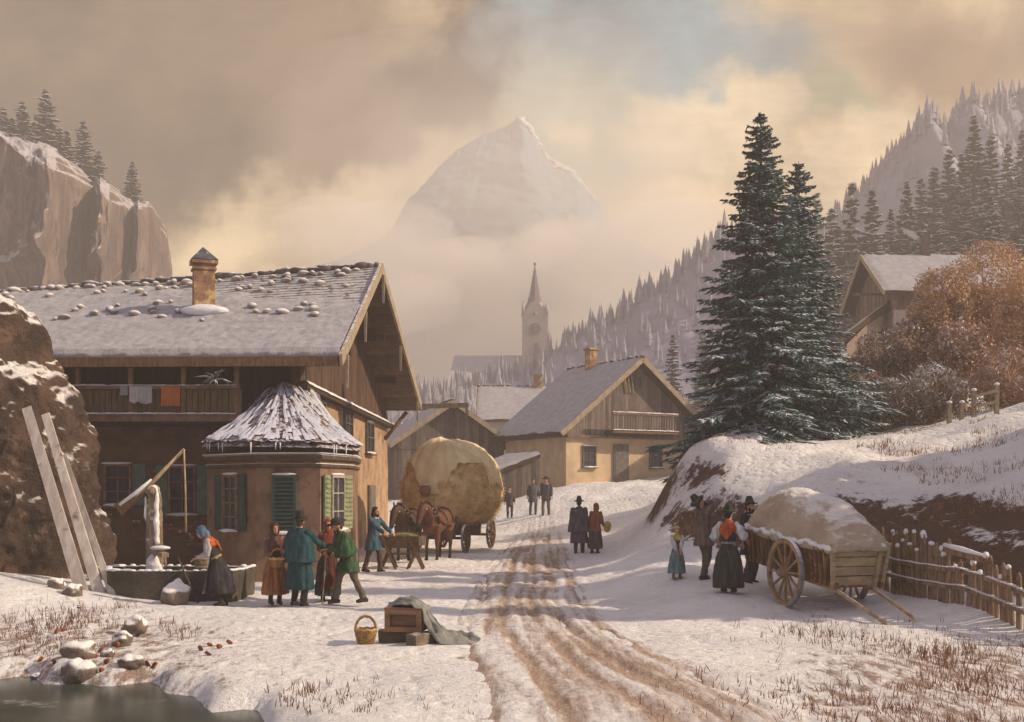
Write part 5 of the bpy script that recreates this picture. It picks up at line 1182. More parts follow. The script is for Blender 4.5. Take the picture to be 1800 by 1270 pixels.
# man feeding the horses
E_,J=person('dark-haired man in a blue smock and white collar feeding horses at the trestle',stand(656,992,31.6),face(62),1.80,wl=(.20,-.50,1.05),wr=(-.12,-.52,1.02),lean=6,wear=[('coat',(.055,.13,.18),dict(hem=.60,r=.27)),('collar',(.62,.60,.58))],trousers=(.13,.075,.045),hair=(.05,.03,.025),hlx=1,beard=(.07,.04,.03),fl=(.12,-.16,0),fr=(-.10,.20,0),hy=5)
# middle distance
person('man in a grey-violet cloak and tall hat walking away beside the woman in brown',stand(1018,978,37.3),face(170),1.78,vox=.018,wear=[('coat',(.11,.095,.12),dict(hem=.35,r=.30)),('cape',(.12,.105,.13),dict(hem=.70,r=.36))],hat=('cone',(.055,.05,.055)),hair=(.08,.06,.05),trousers=(.07,.06,.06))
E_,J=person('stooping woman in rust-brown cap and jacket with yellow bundle, in the middle distance',stand(1046,979,37.1),face(150),1.62,female=True,vox=.018,lean=8,wr=(-.28,-.15,.95),wear=[('skirt',(.10,.085,.08),dict(r=.28,hem=.18)),('coat',(.30,.11,.06),dict(hem=.80,r=.24))],scarf=(.32,.10,.055))
q=J['M']@V(-.40,-.10,.88); mb=MB(); mb.ell(q,(.12,.13,.2),12,8,noise_=.2,ns=5); tag(mb.build('bundle',fab((.55,.36,.10))),'small yellow bundle carried by the woman in rust-brown','bundle')
person('man in grey coat and flat cap, left of the distant pair',stand(937,941,54.5),face(15),1.70,vox=.022,wear=[('coat',(.13,.12,.14),dict(hem=.62,r=.25))],hat=('cap',(.14,.13,.15)),trousers=(.15,.14,.15),fl=(.1,-.1,0),fr=(-.1,.15,0))
person('man in dark brimmed hat and grey jacket, right of the distant pair',stand(960,943,53.5),face(-15),1.78,vox=.022,wear=[('coat',(.11,.105,.12),dict(hem=.72,r=.24)),('collar',(.6,.6,.6))],hat=('wide',(.07,.065,.075)),trousers=(.17,.14,.12),fl=(.1,.12,0),fr=(-.12,-.15,0))
person('lone small figure in a dark coat with white collar standing near the hay wagon',stand(896,943,55),face(0),1.50,vox=.022,wear=[('coat',(.11,.10,.115),dict(hem=.75,r=.22)),('collar',(.7,.7,.7))],hat=('cap',(.10,.09,.10)),trousers=(.13,.11,.12))
# right-hand group by the cart
person('small girl in pale cap, yellow kerchief and blue-green skirt standing alone',stand(1190,1010,24.4),face(8),1.12,female=True,vox=.011,wl=(.06,-.24,.95),wr=(-.06,-.24,.93),wear=[('skirt',(.17,.27,.27),dict(r=.30,hem=.20)),('bodice',(.10,.075,.06)),('sleeves',(.66,.64,.62),dict(puff=.04)),('shawl',(.60,.46,.13),dict(k=.95))],hair=(.10,.06,.04),hat=('cap',(.60,.46,.22)),boots=(.28,.17,.11))
E_,J=person('man in brown coat and green hat tilting his head back to drink from a jug',stand(1237,1019,24.2),face(112),1.76,vox=.012,wl=(.08,-.30,1.66),wr=(-.12,-.28,1.68),lean=-5,wear=[('coat',(.17,.125,.11),dict(hem=.72,r=.25))],hat=('cone',(.03,.045,.033)),hair=(.06,.05,.04),hp=-32,trousers=(.13,.11,.08),fl=(.10,-.10,0),fr=(-.10,.06,0))
q=(J['wl']+J['wr'])/2+V(.03,0,.04); mb=MB(); mb.T=Matrix.Translation(q)@Matrix.Rotation(R(-68),4,'Y'); mb.lathe((0,0,0),[(.02,-.13),(.055,-.12),(.075,-.05),(.06,.02),(.04,.06),(.048,.09),(.042,.092)],16); mb.tube([(0,-.05,.07),(0,-.10,.04),(0,-.09,-.04),(0,-.06,-.07)],.012,6); tag(mb.build('jug',mat('stoneware',(.45,.44,.42),(.35,.34,.32),sc=6,rough=.5)),'pale stoneware jug raised by the drinking man','jug')
person('woman from behind in green hat, red neckerchief, white sleeves and black skirt',stand(1281,1036,22.7),face(150),1.66,female=True,vox=.012,wl=(.26,-.16,1.02),wr=(-.30,-.26,1.10),wear=[('skirt',(.05,.058,.05),dict(r=.335,hem=.10,np=22)),('bodice',(.035,.03,.03)),('sleeves',(.62,.62,.62),dict(puff=.05,upto=.55)),('shawl',(.48,.10,.035),dict(k=1.0)),('belt',(.25,.33,.34))],hat=('cone',(.032,.05,.035)),hair=(.05,.035,.03))
person('man in black coat and green brimmed hat standing behind the cart corner',stand(1318,1014,24.0),face(40),1.74,vox=.012,wl=(.20,-.30,1.05),wear=[('coat',(.04,.035,.035),dict(hem=.62,r=.24)),('collar',(.55,.58,.62))],hat=('cone',(.032,.05,.035)),hair=(.05,.04,.03),beard=(.05,.04,.03),trousers=(.10,.085,.07))
# ---------------- horses ----------------
def horse(label,loc,rz,col,col2,mane,hdn=0,sc=1.0,neck_turn=0):
    E=empty('horse',loc,rz,label,'horse'); s=sc; m=MB()   # faces -Y ; withers 1.55
    def p(x,y,z): return V(x*s,y*s,z*s)
    N=Matrix.Translation(p(0,-.62,1.35))@Matrix.Rotation(R(neck_turn),4,'Z')
    def h(x,y,z): return N@p(x,y+.62,z-1.35)
    def rg(c,rx,rz_,tilt=0,n=18):
        r=[]
        for k in range(n):
            a=2*PI*k/n; v=V(cos(a)*rx,sin(a)*rz_*sin(R(tilt)),sin(a)*rz_*cos(R(tilt)))*s; r.append(c+v)
        return r
    m.loft([rg(p(0,.95,1.25),.10,.14),rg(p(0,.86,1.24),.24,.29),rg(p(0,.6,1.23),.30,.34),rg(p(0,.25,1.18),.29,.32),rg(p(0,-.1,1.14),.30,.34),rg(p(0,-.4,1.17),.27,.36),rg(p(0,-.6,1.20),.20,.30),rg(p(0,-.72,1.22),.10,.18)])
    z0=-hdn
    m.tube([p(0,-.42,1.28),h(0,-.72,1.50),h(0,-.92,1.76+z0*.5),h(0,-1.0,1.90+z0)],[.27*s,.20*s,.15*s,.115*s],16,sq=1)
    # head pointing down and forward
    a=h(0,-.98,1.92+z0); b=h(0,-1.16,1.62+z0); c=h(0,-1.24,1.38+z0)
    m.tube([a,a.lerp(b,.45),b,b.lerp(c,.6),c],[.115*s,.13*s,.10*s,.075*s,.068*s],14,sq=1.12); m.ell(c,.07*s,12,8); m.ell(a,.115*s,12,8); m.ell(a.lerp(b,.35)+V(0,.06,-.06)*s,(.09*s,.10*s,.11*s),12,8)
    for sg in (-1,1):
        e0=N.to_3x3()@V(.06*sg,0,.08)*s
        m.tube([a+e0,a+e0+V(.015*sg,-.01,.09)*s,a+e0+V(.01*sg,0,.17)*s],[.03*s,.034*s,.006*s],8)
        # hind leg: stifle, hock back, fetlock, hoof
        m.tube([p(.16*sg,.72,1.15),p(.17*sg,.62,.90),p(.17*sg,.74,.62),p(.165*sg,.86,.52),p(.165*sg,.82,.30),p(.165*sg,.80,.12),p(.165*sg,.75,.04)],[.19*s,.16*s,.095*s,.062*s,.045*s,.048*s,.06*s],12)
        m.tube([p(.16*sg,-.48,1.10),p(.17*sg,-.50,.82),p(.165*sg,-.50,.52),p(.165*sg,-.49,.30),p(.165*sg,-.49,.12),p(.165*sg,-.54,.04)],[.15*s,.10*s,.06*s,.042*s,.046*s,.06*s],12)
    me=remesh(m,.022,2); me.materials.append(mat('coat_'+str(col),col,col2,sc=1.3,bump=.03,rough=.6,lo=.3,hi=.7)); me.materials.append(mat('dark_points',(.045,.03,.025))); me.materials.append(eye_m)
    ey=[a.lerp(b,.38)+(N.to_3x3()@V(.115*sg,-.01,.03))*s for sg in (-1,1)]
    for f in me.polygons:
        q=f.center
        if q.z<.34*s or (q-c).length<.09*s: f.material_index=1
        if min((q-e).length for e in ey)<.03*s: f.material_index=2
    link('body',me,E,True)
    mb=MB(); random.seed(3)
    crest=[h(0,-.93,2.05+z0),h(0,-.86,1.98+z0*.9),h(0,-.74,1.80+z0*.5),h(0,-.55,1.62)]
    for i in range(46):
        t=i/45*2.98; k=int(t); q=crest[k].lerp(crest[min(3,k+1)],t-k); sd=1 if random.random()<.7 else -1
        mb.tube([q,q+V(.10*sd,.02,-.06)*s,q+V(.16*sd,.03,-.24-.1*random.random())*s],[.035*s,.03*s,.008*s],6)
    me=remesh(mb,.015,1); me.materials.append(mat('mane_'+str(mane),mane)); link('mane',me,E,True)
    mb=MB(); mb.tube([p(0,.95,1.40),p(0,1.06,1.25),p(0,1.08,.9),p(0,1.04,.5)],[.05*s,.075*s,.09*s,.02*s],10); me=remesh(mb,.02,1,lambda a_,b_:.012*mn.noise(V(a_.x*30,a_.y*30,a_.z*4))); me.materials.append(MAT['mane_'+str(mane)]); link('tail',me,E,True)
    lea=mat('harness_leather',(.05,.03,.02),(.03,.02,.015),rough=.5); brass=mat('brass',(.65,.42,.12),(.5,.3,.08),rough=.35,spec=.6)
    mb=MB(); ctr=h(0,-.58,1.40); 
    mb.T=Matrix.Translation(ctr)@Matrix.Rotation(R(neck_turn),4,'Z')@Matrix.Rotation(R(28),4,'X')
    pts=[V(.25*sin(a)*s,0,(.36*cos(a)+.06*(cos(a)>.9))*s) for a in np.linspace(0,2*PI,25)]
    mb.tube(pts,.055*s,8,caps=False); cl=mb.build('collar',lea,E,True,local=True)
    for k in range(7):
        a_=R(-70+k*23); mb=MB(); mb.T=Matrix.Translation(ctr)@Matrix.Rotation(R(neck_turn),4,'Z')@Matrix.Rotation(R(28),4,'X'); mb.ell(V(.25*sin(a_)*s,-.06*s,.36*cos(a_)*s),.026*s,8,6); mb.build('brass_stud',brass,cl,local=True)
    mb=MB()
    for k,(t,r) in enumerate(((.2,.137),(.75,.095))):
        q=a.lerp(c,t); mb.tube([q+V(.13*cos(x)*r/.13,.5*r*sin(x)*.9,r*sin(x)*.9)*s for x in np.linspace(0,2*PI,15)],.011*s,5,caps=False)
    mb.tube([a.lerp(c,.2)+V(.125,0,0)*s,a.lerp(c,.75)+V(.09,0,0)*s],.010*s,5); mb.tube([a.lerp(c,.2)+V(-.125,0,0)*s,a.lerp(c,.75)+V(-.09,0,0)*s],.010*s,5)
    br=mb.build('bridle',lea,E,True,local=True)
    for sg in (-1,1):
        mb=MB(); mb.ell(a.lerp(c,.2)+V(.135*sg,-.02,.03)*s,.03*s,8,6); mb.build('brass_stud',brass,br,local=True)
    mb=MB(); mb.tube([p(.26,-.58,1.25),p(.31,-.2,1.12),p(.31,.3,1.08),p(.27,.95,1.0)],.022*s,6); mb.tube([p(-.26,-.58,1.25),p(-.31,-.2,1.12),p(-.31,.3,1.08),p(-.27,.95,1.0)],.022*s,6)
    mb.tube([p(.33*sin(x),.05,1.15+.38*cos(x)) for x in np.linspace(0,2*PI,21)],.02*s,6,caps=False); mb.tube([p(.32*sin(x),.62,1.24+.365*cos(x)) for x in np.linspace(-1.9,1.9,17)],.022*s,6)
    mb.build('harness',lea,E,True,local=True)
    return E
horse('dark brown harnessed horse with pricked ears, left of the team',stand(716,975,36.4),R(-8),(.085,.045,.03),(.05,.028,.02),(.03,.02,.018),hdn=.30,neck_turn=-20,sc=1.03)
horse('chestnut bay horse with a studded collar, right of the team and nearer the wagon wheel',stand(768,972,36.2),R(-14),(.15,.058,.03),(.085,.032,.018),(.035,.022,.018),hdn=.26,neck_turn=-18,sc=1.05)
# ---------------- props ----------------
def group_build(name,fn,mm,par=None,**k): mb=MB(); fn(mb); return mb.build(name,mm,par,True,**k)
# feeding trestle
TR=empty('feeding_trestle',stand(705,990,32.8,0),0,'wooden feeding trough of planks on crossed trestle legs in front of the horses','trestle')
c0=TR.location
def WL(x,y,z): return c0+V(x,y,z)
mb=MB(); mb.prism([WL(-.62,-.02,.93),WL(.60,-.02,.93),WL(.52,.05,.60),WL(-.54,.05,.60)],(0,.06,0)); mb.prism([WL(-.62,.50,.93),WL(.60,.50,.93),WL(.52,.38,.60),WL(-.54,.38,.60)],(0,.06,0)); mb.prism([WL(-.54,.05,.58),WL(.52,.05,.58),WL(.52,.44,.58),WL(-.54,.44,.58)],(0,0,.05))
mb.prism([WL(.53,.0,.6),WL(.60,-.02,.95),WL(.60,.56,.95),WL(.53,.44,.6)],(.04,0,0)); mb.prism([WL(-.57,.0,.6),WL(-.64,-.02,.95),WL(-.64,.56,.95),WL(-.57,.44,.6)],(.04,0,0))
mb.build('manger',wood_brown(),TR,True)
for x in (-.38,.40):
    for s_ in (-1,1): mb=MB(); mb.beam(WL(x-.24*s_,.02+.04*s_,-.05),WL(x+.20*s_,.02+.04*s_,.95),.07,.06,up=(0,1,0)); mb.build('leg',wood_brown(),TR,True)
    for s_ in (-1,1): mb=MB(); mb.beam(WL(x-.24*s_,.50+.04*s_,-.05),WL(x+.20*s_,.50+.04*s_,.95),.07,.06,up=(0,1,0)); mb.build('leg',wood_brown(),TR,True)
mb=MB(); mb.beam(WL(-.40,.06,.42),WL(.42,.06,.42),.07,.06); mb.build('stretcher',wood_brown(),TR,True)
mb=MB(); mb.box(WL(.62,-.08,.80),(.20,.06,.26)); mb.build('end_board',wood_pale(),TR,True)
haym=mat('hay',(.78,.56,.26),(.54,.36,.15),sc=2.2,bump=.33,bdist=.05,bsc=16,stretch=(1,1,2),c3=(.86,.68,.38),c3t=(.52,.66),c3s=1.3)
def hay_tuft(mb,c,r,n,ln,rnd):
    for i in range(n):
        d=V(rnd.gauss(0,1),rnd.gauss(0,1),rnd.gauss(0,.6)).normalized(); p=c+V(d.x*r[0],d.y*r[1],d.z*r[2])*rnd.random()**.5
        q=V(rnd.gauss(0,1),rnd.gauss(0,1),rnd.gauss(0,.4)).normalized()*ln*rnd.uniform(.4,1); w_=q.cross(V(0,0,1)).normalized()*.006
        mb.add([p-w_,p+w_,p+q],[(0,1,2)])
mb=MB(); rnd=random.Random(3); mb.ell(WL(0,.25,.92),(.52,.22,.10),14,8,noise_=.4,ns=6); hay_tuft(mb,WL(0,.2,.96),(.55,.3,.10),700,.22,rnd); tag(mb.build('fodder',mat('green_hay',(.27,.26,.13),(.18,.17,.09),sc=6)),'heap of greenish fodder lying in the feeding trestle','fodder')
# hay wagon
wg=stand(784,955,41,0); WB=empty('hay_wagon',wg,0,'wooden four-wheeled wagon carrying the huge hay load behind the horses','wagon')
rzw=R(-14); Mw=Matrix.Translation(wg)@Matrix.Rotation(rzw,4,'Z')
def q_(x,y,z): return Mw@V(x,y,z)
wd=wood_brown()
mb=MB(); mb.T=Mw; mb.box((0,1.0,.98),(1.35,4.4,.10)); WBd=mb.build('bed',wd,WB,True)
for x in (-.72,.72):
    for z in (1.25,1.55): mb=MB(); mb.T=Mw; mb.beam((x*(1+.15*(z-1)),-1.2,z),(x*(1+.15*(z-1)),3.2,z),.06,.08); mb.build('side_rail',wd,WB,True)
    for y in (-1.1,0,1,2,3.1): mb=MB(); mb.T=Mw; mb.beam((x*.95,y,.95),(x*1.12,y,1.75),.06,.07,up=(0,1,0)); mb.build('stake',wd,WB,True)
for y in (-.7,2.7): mb=MB(); mb.T=Mw; mb.tube([(-.95,y,.52),(.95,y,.52)],.05,8); mb.box((0,y,.72),(1.1,.16,.42)); mb.build('axle',wd,WB,True)
mb=MB(); mb.T=Mw; mb.beam((.0,-.8,.62),(-.25,-4.2,.85),.09,.09); mb.beam((-.7,-1.35,.72),(.7,-1.35,.72),.08,.08); mb.build('drawbar',wd,WB,True)
def wheel(par,M,r,hub=.10,ns=12,w_=.07,mm=None,tm=None,name='wheel'):
    """axis along local X"""
    mm=mm or wd; f=MB(); f.T=M; n=40
    rg=lambda rr,x:[V(x,rr*cos(2*PI*k/n),rr*sin(2*PI*k/n)) for k in range(n)]
    f.loft([rg(r-.085,-w_/2),rg(r-.01,-w_/2),rg(r-.01,w_/2),rg(r-.085,w_/2),rg(r-.085,-w_/2)],False,False); o=f.build(name,mm,par,True)
    f=MB(); f.T=M; f.loft([rg(r-.01,-w_/2-.004),rg(r+.008,-w_/2-.004),rg(r+.008,w_/2+.004),rg(r-.01,w_/2+.004),rg(r-.01,-w_/2-.004)],False,False); f.build('tyre',tm or mat('snowy_iron',(.26,.26,.29),(.16,.15,.16),sc=6,snow=(.3,.8,6)),o,True)
    f=MB(); f.T=M@Matrix.Rotation(R(90),4,'Y'); f.lathe((0,0,-.16),[(.05,0),(hub*.8,.02),(hub,.12),(hub,.2),(hub*.7,.30),(.04,.32)],14); f.build('hub',mm,o,True)
    for k in range(ns):
        a=2*PI*k/ns+.1; f=MB(); f.T=M; f.beam(V(.02,.06*cos(a),.06*sin(a)),V(0,(r-.07)*cos(a),(r-.07)*sin(a)),.038,.05,up=(1,0,0),taper=.8); f.build('spoke',mm,o,True)
    return o
for x in (-.95,.95):
    wheel(WB,Mw@Matrix.Translation((x,-.7,.50)),.50); wheel(WB,Mw@Matrix.Translation((x,2.7,.58)),.58)
# hay load
mb=MB(); mb.T=Mw
HL=[]
zs=[1.12,1.3,1.6,2.0,2.5,3.0,3.4,3.7,3.9,3.99]; wx_=[1.10,1.38,1.58,1.66,1.62,1.45,1.22,.90,.52,.12]
rings=[]
for z,w_ in zip(zs,wx_):
    k=w_/1.78; rings.append([V(w_*abs(cos(a))**.75*(1 if cos(a)>0 else -1)-.05,1.0+(1.5+1.0*k)*abs(sin(a))**.8*(1 if sin(a)>0 else -1),z) for a in np.linspace(0,2*PI,41)[:-1]])
mb.loft(rings)
me=remesh(mb,.06,2,lambda p,q: .10*mn.noise(p*1.3)+.08*mn.noise(p*3.3)+.06*abs(mn.noise(p*8)))
tarp=mat('load_canvas',(.74,.60,.37),(.60,.47,.27),sc=1.2,bump=.2,c3=(.80,.69,.46),c3t=(.5,.7),c3s=1.5)
me.materials.append(haym); HY=tag(link('hay_load',me),'towering rounded hay load under pale canvas on the wagon','hay load')
mb=MB(); rnd=random.Random(9)
for i in range(15000):
    f=rnd.choice(me.polygons); p=f.center; nn=f.normal
    if p.z>wg.z+3.2 and rnd.random()>.12: continue
    d=(nn*.7+V(rnd.gauss(0,.6),rnd.gauss(0,.6),-.5+rnd.gauss(0,.4))).normalized()*rnd.uniform(.08,.28); w_=d.cross(nn).normalized()*.008; mb.add([p-w_,p+w_,p+d],[(0,1,2)])
mb.build('hay_wisps',haym,HY)
mb=MB()
def tarpf(u,v):   # v 0 crown .. 1 rim, u round
    a=2*PI*u
    fr=math.exp(-((u-.75)/.045)**2)            # pulled point at the front
    low=3.0-.55*max(0,cos(a))**1.0*1.0 - .15*abs(sin(a*3)) -.55*max(0,sin(a))
    arch=abs(math.sin((u-.75)*PI*2.0))
    fz=3.05-1.05*fr+ .1*arch
    zlow=min(low,3.0) if abs(u-.75)>.2 else fz
    z=4.03-(4.03-zlow)*v**1.6
    w_=float(np.interp(z,zs,wx_))
    if z>3.99: w_=.12*(4.03-z)/.04
    k=w_/1.78
    p=V((w_+.07)*abs(cos(a))**.75*(1 if cos(a)>0 else -1)-.05,1.0+((1.5+1.0*k)+.09)*abs(sin(a))**.8*(1 if sin(a)>0 else -1),z+.05)
    fold=.02*sin(u*150+v*2)*v*(math.exp(-((u-.75)/.12)**2)*2+.3)
    return Mw@(p+V(0,-fold,fold)+V(.05*mn.noise(p*2.5+V(4,0,0)),-.07*abs(mn.noise(p*1.7)),.07*mn.noise(p*1.6)+.03*mn.noise(p*5)))
mb.grid(tarpf,160,40); mb.build('canvas_cover',tarp,HY)
mb=MB(); kq=q_(-.25,-1.62,2.62)+V(0,0,-.42); mb.T=Matrix.Translation(kq)@Matrix.Rotation(rzw,4,'Z')@Matrix.Rotation(R(90),4,'X'); mb.lathe((0,0,-.12),[(.15,0),(.19,.06),(.205,.14),(.19,.22),(.15,.28)],16); kg=tag(mb.build('keg',mat('keg_wood',(.24,.13,.08),(.15,.08,.05),sc=5)),'small round brown keg hanging on the front of the hay load','keg')
mb=MB(); mb.ell(kq+V(0,.02,.20),(.13,.1,.03),12,6); mb.build('snow_cap',snow_m(),kg)
# two-wheeled cart, tipped forward on its shafts
cw=stand(1390,1066,21.6,0)
dirv=V(.27,-.963,0); sdv=V(.963,.27,0)
Mc=Matrix.Identity(4)
for i in range(3): Mc[i][0]=sdv[i]; Mc[i][1]=dirv[i]; Mc[i][2]=(0,0,1)[i]
Mc=Matrix.Translation(cw)@Mc@Matrix.Translation((0,0,.64))@Matrix.Rotation(R(-5.5),4,'X')@Matrix.Translation((0,0,-.64))
CT=empty('hand_cart',cw,0,'two-wheeled wooden cart with slatted sides and shafts resting on the snow','cart')
cartw=mat('cart_boards',(.27,.145,.07),(.13,.07,.04),sc=3,stretch=(3,3,.7),bump=.2,c3=(.40,.30,.18),c3t=(.55,.68),c3s=4)
tailw=mat('tail_boards',(.42,.33,.20),(.28,.21,.13),sc=4,stretch=(1,1,3),bump=.2)
cwid=.92; yb,yf=-1.85,1.28; z0_,z1_=.60,1.30
ins=.14
def cbx(name,c,d,mm,rot=None): mb=MB(); mb.T=Mc; mb.box(c,d,jit=.004); return mb.build(name,mm,CT,True)
cbx('bed',(ins+cwid/2,(yb+yf)/2,z0_),(cwid,yf-yb,.07),cartw)
for x in (ins,ins+cwid):
    y=yb
    while y<yf-.1:
        w_=random.uniform(.15,.19); mb=MB(); mb.T=Mc; o_=.10*(1 if x>ins else -1)
        mb.beam((x,y+w_/2,z0_-.02),(x+o_,y+w_/2,z1_+random.uniform(-.03,.03)),.035,w_-.018,up=(1,0,0)); mb.build('side_board',cartw,CT,True); y+=w_
    mb=MB(); mb.T=Mc; o_=.11*(1 if x>ins else -1); mb.beam((x+o_,yb-.05,z1_),(x+o_,yf+.05,z1_),.07,.07); mb.build('top_rail',cartw,CT,True)
    mb=MB(); mb.T=Mc; mb.beam((x,yb,z0_+.02),(x,yf+.1,z0_+.02),.08,.09); mb.build('bottom_rail',cartw,CT,True)
for k in range(4): cbx('tail_board',(ins+cwid/2,yf-.02+.015*k,z0_+.09+k*.175),(cwid+.04+.03*k,.04,.158),tailw)
for x in (ins-.03,ins+cwid+.03,ins+cwid-.12): mb=MB(); mb.T=Mc; mb.beam((x,yf+.04,z0_-.06),(x+(.09 if x>.5 else -.09),yf+.08,z1_+.08),.07,.06,up=(0,1,0)); mb.build('corner_post',tailw,CT,True)
r_=.64
wheel(CT,Mc@Matrix.Translation((-.12,0,r_)),r_,hub=.09,ns=12,w_=.07,mm=mat('wheel_wood',(.38,.25,.13),(.22,.14,.08),sc=6))
wheel(CT,Mc@Matrix.Translation((ins+cwid+.22,0,r_)),r_,hub=.09,ns=12,w_=.07,mm=MAT['wheel_wood'])
mb=MB(); mb.T=Mc; mb.tube([(-.14,0,r_),(ins+cwid+.24,0,r_)],.045,8); mb.box((ins+cwid/2,0,r_-.06),(cwid,.12,.10)); mb.build('axle',cartw,CT,True)
shm=mat('shaft_wood',(.46,.31,.16),(.30,.19,.10),sc=5,snow=(.80,1.1,9))
for e,x in ((hit(1560,1104),ins+.05),(hit(1607,1091),ins+cwid-.1)):
    mb=MB(); s0=Mc@V(x,yb+.3,z0_-.02); s1=Mc@V(x,yf,z0_-.07); mb.tube([s0,s1,s1.lerp(e,.5)+V(0,0,.02),e+V(0,0,.03)],[.045,.042,.036,.028],8); mb.build('shaft',shm,CT,True)
# load on the cart
mb=MB(); mb.T=Mc
rings=[]
for t in np.linspace(0,1,15):
    y=yb-.12+(yf-yb+.30)*t; e=(1-abs(2*t-1)**2.6)**.5; hgt=.10+.86*e*(1.12-.40*t); wdt=(cwid/2+.19)*(.86+.14*e)
    rings.append([V(ins+cwid/2+wdt*cos(a)*1.0,y,z1_-.05+max(-.1,sin(a))*hgt) for a in np.linspace(0,2*PI,33)[:-1]])
mb.loft(rings)
me=remesh(mb,.03,3,lambda p,q:.06*mn.noise(p*1.8)+.03*mn.noise(p*5)+.012*mn.noise(p*14))
me.materials.append(mat('cart_canvas',(.50,.41,.31),(.40,.32,.24),sc=1.8,bump=.3,bsc=30,snow=(.50,.95,2.2),snowc=(.76,.73,.70))); tag(link('covered_load',me),'bulging canvas-covered load with snow on top filling the two-wheeled cart','load')
mb=MB(); random.seed(6)
for i in range(34):
    t=i/33; p=Mc@V(ins-.13+random.uniform(-.02,.02),yb+(yf-yb)*t,z1_-.0+random.uniform(-.04,.03)); mb.ell(p,(.10,.10,random.uniform(.03,.06)),8,5,noise_=.5,ns=6)
for i in range(12):
    t=i/11; p=Mc@V(ins+(cwid)*t,yf+.08,z1_+random.uniform(-.02,.04)); mb.ell(p,(.10,.08,random.uniform(.03,.06)),8,5,noise_=.5,ns=6)
me=remesh(mb,.02,1); me.materials.append(snow_m()); link('snow_edge',me,CT)
# picket fence: one thing with pales, rails
pts_f=[(1540,22.4),(1590,21.2),(1640,20.1),(1700,19.1),(1760,18.2),(1830,17.3),(1900,16.6)]
FE=empty('picket_fence',GP(1545,22.3),0,'weathered snow-capped picket fence of uneven pales running off to the right','fence')
pal=mat('pale_wood',(.31,.205,.13),(.15,.09,.06),sc=3.5,stretch=(4,4,.5),bump=.2,c3=(.12,.07,.045),c3t=(.56,.66),c3s=5)
random.seed(14); L=[GP(px,D) for px,D in pts_f]
def fpos(t): i=min(len(L)-2,int(t)); p=L[i].lerp(L[i+1],t-i); p.z=gz(p.x,p.y); return p
t=0; k=0
while t<5.9:
    p=fpos(t); p2=fpos(min(5.99,t+.05)); d=(p2-p); d.z=0; d.normalize(); 
    h=random.uniform(.86,1.2) if t<2.4 else (random.uniform(.60,.80) if t<3.4 else random.uniform(.78,.98))
    if random.random()<.08: h*=.8
    w_=random.uniform(.07,.115); ti=random.gauss(0,.07); n2=V(-d.y,d.x,0)
    top=p+V(0,0,h)+d*ti*h
    mb=MB(); a=d*w_/2; th=n2*.03
    mb.prism([p-a-V(0,0,.15),p+a-V(0,0,.15),top+a-V(0,0,.06),top+V(0,0,.02),top-a-V(0,0,.06)],th); pp=mb.build('pale',pal,FE,True)
    if random.random()<.25: t+=(w_+random.uniform(.01,.09))/((p2-p).length/.05); continue
    mb=MB(); mb.ell(top+th*.5-V(0,0,.015),(w_*.52,.032,random.uniform(.035,.06)),10,7,noise_=.3,ns=9); mb.build('snow_cap',snow_m(),pp)
    ln=(p2-p).length/.05; t+=(w_+random.uniform(.0,.045))/ln; k+=1
for z,off in ((.28,.04),(.58,.04)):
    mb=MB()
    for i in range(24):
        a=fpos(i*5.9/24)+V(0,0,z+.03*mn.noise(V(i*.4,z*9,0))); b=fpos((i+1)*5.9/24)+V(0,0,z+.03*mn.noise(V((i+1)*.4,z*9,0))); mb.beam(a-V(.02,.05,0),b-V(.02,.05,0),.045,.07)
    mb.build('rail',pal,FE,True)
    mb=MB(); 
    for i in range(70):
        a=fpos(i*5.9/70)+V(-.02,-.05,z+.045+.03*mn.noise(V(i*24/70*.4,z*9,0)));
        if mn.noise(V(i*.15,z,3))>-.25: mb.ell(a,(.07,.034,.013),8,5)
    me=remesh(mb,.014,1); me.materials.append(snow_m()); link('rail_snow',me,FE)
mb=MB(); a=fpos(2.35)+V(0,0,.92); b=fpos(3.45)+V(0,0,.86); mb.beam(a,b,.06,.10); mb.build('top_rail',pal,FE,True)
mb=MB(); mb.tube([a+V(0,0,.07),a.lerp(b,.5)+V(0,0,.075),b+V(0,0,.07)],[.04,.05,.03],8); mb.build('rail_snow',snow_m(),FE)
# small fence up the bank
def small_post(px,py0,py1,D,label):
    mb=MB(); x=(px-900)/F*D; zg_=gz(x,D); h=(py1-py0)*D/F; mb.beam((x,D,zg_-.2),(x+.02,D,zg_+h),.13,.12,up=(0,1,0)); o=mb.build('fence_post',wood_pale(),None,True); tag(o,label,'post'); mb=MB(); mb.ell((x+.02,D,zg_+h+.02),(.10,.09,.06),8,6); mb.build('snow_cap',snow_m(),o); return V(x,D,zg_+h)
gpt=empty('garden_fence',GP(1712,38),0,'short piece of pale wooden rail fence in front of the golden trees','fence')
x0=(1712-900)/F*38; x1=(1752-900)/F*38
for x in (x0,x1):
    mb=MB(); z=gz(x,38); mb.beam((x,38,z-.2),(x,38,z+.95),.13,.12,up=(0,1,0)); pp=mb.build('post',wood_pale(),gpt,True); mb=MB(); mb.ell((x,38,z+.97),(.10,.09,.06),8,6); mb.build('snow_cap',snow_m(),pp)
for h in (.75,.4): mb=MB(); mb.beam((x0,37.93,gz(x0,38)+h),(x1,37.93,gz(x1,38)+h),.07,.09); mb.build('rail',wood_pale(),gpt,True)
small_post(1690,668,700,38.5,'lone snow-capped post left of the short rail fence')
small_post(1668,655,690,38.8,'thin post among the bushes left of the lone capped post')
